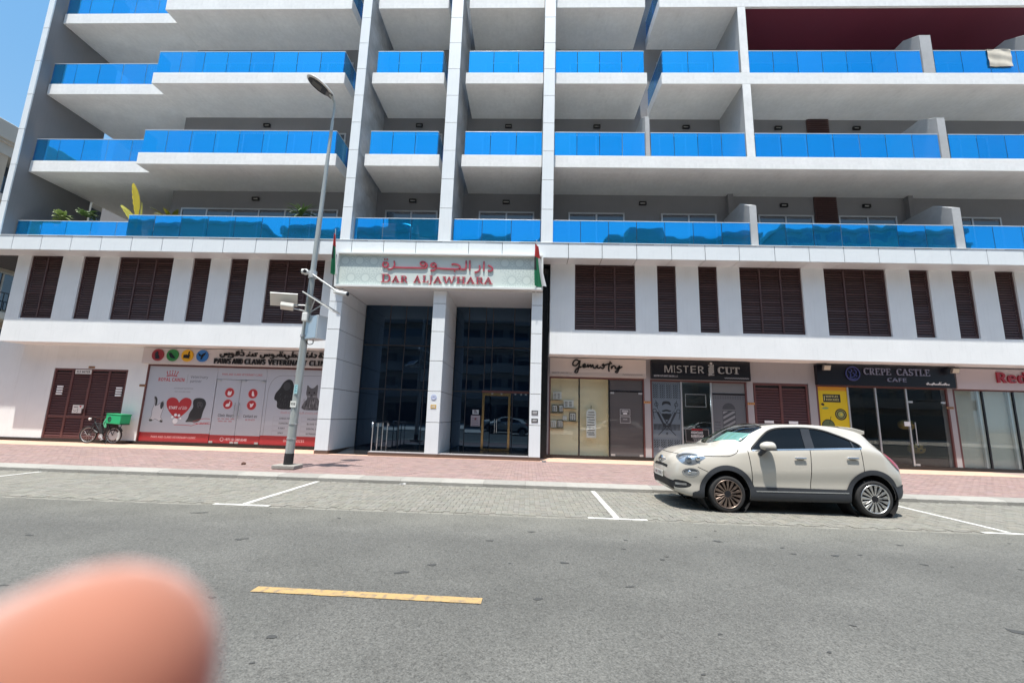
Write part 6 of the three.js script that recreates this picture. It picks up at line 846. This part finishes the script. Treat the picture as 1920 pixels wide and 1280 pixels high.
  // blanket over the rail
  { const w = 0.96, t = thing('blanket', 'beige blanket hung over the balcony rail at the upper right', 'blanket', [19.68, 16.7, -16.88]), g = new THREE.PlaneGeometry(w, 1.5, 40, 60), p = g.attributes.position; for (let i = 0; i < p.count; i++) { const s = p.getY(i) + 0.75, x = p.getX(i), f = 0.012 * Math.sin(x * 9 + s * 3) + 0.01 * Math.sin(s * 14 + x * 3); let y, z; if (s < 0.82) { y = 16.74 + s; z = -16.885 + f; } else if (s < 0.98) { const a = (s - 0.82) / 0.16 * Math.PI; y = 17.56 + Math.sin(a) * 0.03; z = -16.93 + Math.cos(a) * 0.045; } else { y = 17.56 - (s - 0.98); z = -16.975 + f; } p.setXYZ(i, 19.69 + x, y + 0.012 * Math.sin(x * 7), z); } g.computeVertexNormals(); M('cloth', g, std(0.66, 0.60, 0.50, 0.95, { side: THREE.DoubleSide, map: T.concrete }), t, [0, 0, 0]); M('hem', tube([[19.22, 16.745, -16.88], [19.69, 16.735, -16.875], [20.16, 16.75, -16.88]], 0.012, 6, 16), std(0.42, 0.37, 0.3, 0.95), t, [0, 0, 0]); }
  const stone = (label, x, z, r, m) => { const g = new THREE.IcosahedronGeometry(r, 2), p = g.attributes.position; for (let i = 0; i < p.count; i++) { const n = 0.75 + 0.5 * vnoise(LS[1], 8, p.getX(i) / r * 1.3 + 9, p.getY(i) / r * 1.3 + p.getZ(i) / r + 9); p.setXYZ(i, p.getX(i) * n, p.getY(i) * n * 0.7, p.getZ(i) * n); } g.computeVertexNormals(); const o = M('stone', mergeVertices(g), m, null, [x, 0.03 + r * 0.4, z]); tag(o, label, 'stone'); };
  stone('small brown stone lying on the pink paving left of the lamp post', -8.1, -12.75, 0.06, std(0.10, 0.05, 0.035, 0.9));
  const scrap = (label, x, y, z, s) => { const g = new THREE.PlaneGeometry(s, s * 0.6, 4, 3).rotateX(-Math.PI / 2), p = g.attributes.position; for (let i = 0; i < p.count; i++) p.setY(i, R(0.004, 0.02)); g.computeVertexNormals(); tag(M('paper_scrap', g, Object.assign(std(0.75, 0.75, 0.74, 0.9), { side: THREE.DoubleSide }), null, [x, y, z]), label, 'paper scrap'); };
  scrap('scrap of white paper against the kerb below the entrance', -2.9, -0.048, -10.72, 0.14); scrap('bit of white paper on the parking bay at the far left', -11.9, -0.048, -9.2, 0.1);
  { const d = thing('floor_drain', 'small dark drain strip in the paving beside the right entrance pillar', 'drain', [0.68, 0.034, -16.5]); B('grate', M_.dark, 0.6, 0.76, 0.032, 0.038, -16.25, -16.85, d); M('bars', merge([0, 1, 2, 3, 4].map((i) => bg(0.61, 0.75, 0.038, 0.044, -16.3 - i * 0.11, -16.34 - i * 0.11))), M_.alu, d, [0, 0, 0]); }
}
// ------------------------------------------------------------------ neighbours
{
  const beige = std(0.66, 0.56, 0.44, 0.85, { map: T.plaster }), trimM = std(0.66, 0.62, 0.55, 0.8, { map: T.plaster }), b = thing('neighbour_building', 'beige apartment block with recessed balconies beyond the alley at the left edge', 'building', [-36, 0, -28]);
  B('wall', beige, -44, -31.6, -0.05, 17.0, -42, -10, b); B('cornice', trimM, -44.3, -29.9, 16.3, 17.35, -42.3, -9.7, b, 0.05); B('parapet_band', trimM, -31.55, -30.1, 15.5, 16.29, -42, -10, b);
  for (let f = 0; f < 5; f++) { const y = 0.2 + f * 3.3; B('ledge', trimM, -31.55, -30, y + 2.75, y + 3.15, -42, -10, b, 0.03); for (let k = 0; k < 6; k++) { const z = -12.5 - k * 5; const w = B('window', M_.windowGlass, -31.58, -31.53, y + 0.25, y + 2.4, z - 2.9, z - 0.5, b); M('frame', merge([bg(-31.55, -31.48, y + 0.25, y + 2.4, z - 1.74, z - 1.66), bg(-31.55, -31.48, y + 2.38, y + 2.48, z - 3, z - 0.4)]), trimM, w, [0, 0, 0]); B('pier', beige, -31.55, -30.15, y - 0.15, y + 2.74, z + 0.4, z + 1.5, b);
      const rl = []; for (let q = 0; q < 17; q++) rl.push(bg(-30.2, -30.17, y - 0.1, y + 0.95, z + 0.3 - q * 0.24, z + 0.27 - q * 0.24)); rl.push(bg(-30.21, -30.16, y + 0.95, y + 1.0, z + 0.35, z - 3.65)); M('balcony_railing', merge(rl), M_.black, b, [0, 0, 0]); } }
}
{ // opposite side of the road, behind the camera: seen mirrored in the glass
  const list = [[-62, -40, 28.6, 0.40, 'pale apartment block across the road at the left, mirrored in the balcony glass'], [-37, -14, 27.9, 0.36, 'tall cream apartment block across the road, mirrored in the entrance glass'], [-12, 9, 26.8, 0.42, 'white apartment block straight behind the camera, mirrored in the glass doors'], [11, 33, 27.8, 0.34, 'sand coloured apartment block across the road, mirrored at the right'], [36, 62, 29.2, 0.38, 'pale apartment block across the road at the far right']];
  list.forEach(([a, c, h, k, label], n) => {
    const wallM = std(k * 0.6, k * 0.58, k * 0.55, 0.85, { map: T.plaster }), z = 27, b = thing('opposite_building', label, 'building', [(a + c) / 2, 0, z], 'apartment blocks across the road'); B('wall', wallM, a, c, -0.05, h, z, z + 16, b); B('roof_parapet', wallM, a - 0.2, c + 0.2, h, h + 0.6, z - 0.3, z + 16, b); if (n === 1) B('stair_tower', wallM, a + 15.5, c - 0.2, h + 0.61, h + 4.6, z + 0.2, z + 9, b); if (n === 3) B('stair_tower', wallM, a + 4, a + 9, h + 0.61, h + 3.2, z + 3, z + 9, b);
    const gl = M_.windowGlass; for (let f = 0; f * 3.6 + 5 < h - 2; f++) { const y = 4.6 + f * 3.6; B('balcony', wallM, a + 0.8, c - 0.8, y - 0.35, y, z - 1.5, z - 0.002, b); for (let q = 0; q < 5; q++) { const w = (c - a - 2) / 5, x = a + 1 + q * w; B('window', gl, x + 0.5, x + w - 0.5, y + 0.1, y + 2.4, z - 0.06, z - 0.005, b); } B('balcony_wall', wallM, a + 0.8, c - 0.8, y + 0.002, y + 1.0, z - 1.5, z - 1.38, b); }
    B('shopfront', M_.darkGlass, a + 1, c - 1, 0.2, 3.4, z - 0.06, z - 0.005, b);
  });
  const white = phys(0.7, 0.7, 0.7, 0.35, { clearcoat: 1, clearcoatRoughness: 0.03 });
  const mirrored = theCar.clone(); mirrored.name = numbered('parked_car'); mirrored.position.set(-4.5, -0.05, 6.0); mirrored.userData = { label: 'car parked across the road behind the camera, mirrored in the entrance glass', category: 'car' }; scene.add(mirrored);
  const m2 = theCar.clone(); m2.name = numbered('parked_car'); m2.position.set(14, -0.05, 6.0); m2.userData = { label: 'car parked across the road behind the camera, mirrored in the cafe window', category: 'car' }; for (const c of m2.children) if (c.material === cream) c.material = white; scene.add(m2);
}
// ------------------------------------------------------------------ the fingertip in front of the lens, with the rest of the hand below the frame
{
  // joints in centimetres of the camera's own right / up / forward, turned to the world once: the hand is held at the phone
  const q = camera.quaternion, W = (x, y, f) => V(x, y, -f).multiplyScalar(0.01).applyQuaternion(q).add(camera.position);
  const caps = []; const cap = (a, b, ra, rb) => caps.push([a, b, ra, rb]);
  const chain = (pts) => { for (let i = 0; i + 1 < pts.length; i++) cap(pts[i], pts[i + 1], pts[i][3], pts[i + 1][3]); };
  chain([[-3.73, -2.96, 3.92, 0.74], [-4.02, -3.48, 3.98, 0.94], [-4.6, -4.8, 4.5, 0.96], [-5.4, -6.6, 5.4, 0.92], [-6.6, -8.9, 6.6, 1.0]]);        // index finger
  chain([[-6.9, -3.75, 5.3, 0.5], [-7.1, -4.8, 5.7, 0.7], [-7.0, -6.8, 6.8, 0.86], [-7.5, -9.6, 7.9, 0.98]]); chain([[-7.9, -6.2, 8.2, 0.7], [-8.0, -8.4, 8.8, 0.84], [-8.8, -10.6, 8.6, 0.96]]); chain([[-9.2, -8.0, 9.6, 0.6], [-9.4, -9.8, 9.6, 0.72], [-10.0, -11.5, 9.0, 0.86]]);    // the other fingers
  chain([[-3.4, -8.4, 8.8, 0.8], [-4.1, -9.9, 8.6, 0.95], [-5.9, -11.9, 8.2, 1.15], [-7.6, -13.6, 8.2, 1.5]]);  // thumb, from the side of the palm
  chain([[-6.6, -9.2, 6.8, 1.15], [-7.7, -12.6, 7.8, 1.5], [-9.0, -15.5, 8.4, 2.0]]); chain([[-7.5, -9.9, 7.9, 1.1], [-8.6, -13.2, 8.2, 1.5], [-9.4, -15.5, 8.5, 2.0]]); chain([[-9.9, -11.6, 9.0, 1.0], [-10.0, -14.0, 8.8, 1.4], [-9.8, -15.8, 8.6, 2.0]]); chain([[-9.3, -15.4, 8.5, 2.2], [-13.0, -24.0, 8.8, 2.8], [-19.0, -38.0, 9.2, 3.6]]); // palm, forearm
  cap([-3.73, -3.0, 3.93, 0.74], [-4.68, -3.27, 4.0, 0.78], 0.74, 0.78);   // broad pad of the fingertip
  const field = (x, y, z) => { let s = 0; const k = 5; for (const [a, b, ra, rb] of caps) { const dx = b[0] - a[0], dy = b[1] - a[1], dz = b[2] - a[2], t = Math.max(0, Math.min(1, ((x - a[0]) * dx + (y - a[1]) * dy + (z - a[2]) * dz) / (dx * dx + dy * dy + dz * dz))); const d = Math.hypot(x - a[0] - dx * t, y - a[1] - dy * t, z - a[2] - dz * t) - (ra + (rb - ra) * t); s += Math.exp(-k * Math.min(d, 6)); } return -Math.log(Math.max(s, 1e-30)) / k; };
  const mesh = (cx, cy, cz, half, n, keep) => { const mc = new MarchingCubes(n, new THREE.MeshBasicMaterial(), false, false, 400000); mc.isolation = 0; for (let k = 0; k < n; k++) for (let j = 0; j < n; j++) for (let i = 0; i < n; i++) mc.field[i + j * n + k * n * n] = -field(cx + (i - n / 2) / (n / 2) * half, cy + (j - n / 2) / (n / 2) * half, cz + (k - n / 2) / (n / 2) * half); mc.update(); const p = [], m = mc.count; for (let i = 0; i < m; i++) p.push([cx + mc.positionArray[i * 3] * half, cy + mc.positionArray[i * 3 + 1] * half, cz + mc.positionArray[i * 3 + 2] * half]); return p; };
  const pts = mesh(-11.5, -20, 7.5, 19.5, 116), pos = []; for (const p of pts) { const w = W(...p); pos.push(w.x, w.y, w.z); }
  let g = new THREE.BufferGeometry(); g.setAttribute('position', new THREE.Float32BufferAttribute(pos, 3)); g = mergeVertices(g, 1e-6); g.computeVertexNormals();
  { const P = g.attributes.position, N = new Float32Array(P.count * 3), e = 0.04, qi = q.clone().invert(), v = V(); for (let i = 0; i < P.count; i++) { v.fromBufferAttribute(P, i).sub(camera.position).applyQuaternion(qi).multiplyScalar(100); const x = v.x, y = v.y, z = -v.z; v.set(field(x + e, y, z) - field(x - e, y, z), field(x, y + e, z) - field(x, y - e, z), -(field(x, y, z + e) - field(x, y, z - e))).normalize().applyQuaternion(q); N.set([v.x, v.y, v.z], i * 3); } g.setAttribute('normal', new THREE.BufferAttribute(N, 3)); const ix = g.index, a = V(), b = V(), c = V(); a.fromBufferAttribute(P, ix.getX(0)); b.fromBufferAttribute(P, ix.getX(1)); c.fromBufferAttribute(P, ix.getX(2)); if (b.sub(a).cross(c.sub(a)).dot(V(N[ix.getX(0) * 3], N[ix.getX(0) * 3 + 1], N[ix.getX(0) * 3 + 2])) < 0) for (let i = 0; i < ix.count; i += 3) { const t = ix.getX(i); ix.setX(i, ix.getX(i + 1)); ix.setX(i + 1, t); } }
  const cl = new Float32Array(g.attributes.position.count * 3); for (let i = 0; i < cl.length / 3; i++) { const P = g.attributes.position, a = P.getX(i) * 60, b = P.getY(i) * 60 + P.getZ(i) * 45, n = fbm(a / 4, b / 4, 0, 3), m = fbm(a / 2 + 3, b / 2, 2, 4); cl[i * 3] = 0.88 + 0.24 * n; cl[i * 3 + 1] = 0.76 + 0.44 * n + 0.1 * (m - 0.5); cl[i * 3 + 2] = 0.76 + 0.42 * n + 0.1 * (m - 0.5); } g.setAttribute('color', new THREE.BufferAttribute(cl, 3));
  const h = thing('person', 'out of focus pink fingertip reaching up in front of the lens', 'person', W(-9.3, -15.4, 8.5).toArray()); M('hand', g, phys(0.60, 0.255, 0.155, 0.9, { vertexColors: true, transmission: 0.55, thickness: 0 }), h, [0, 0, 0]);
}
renderer.render(scene, camera);
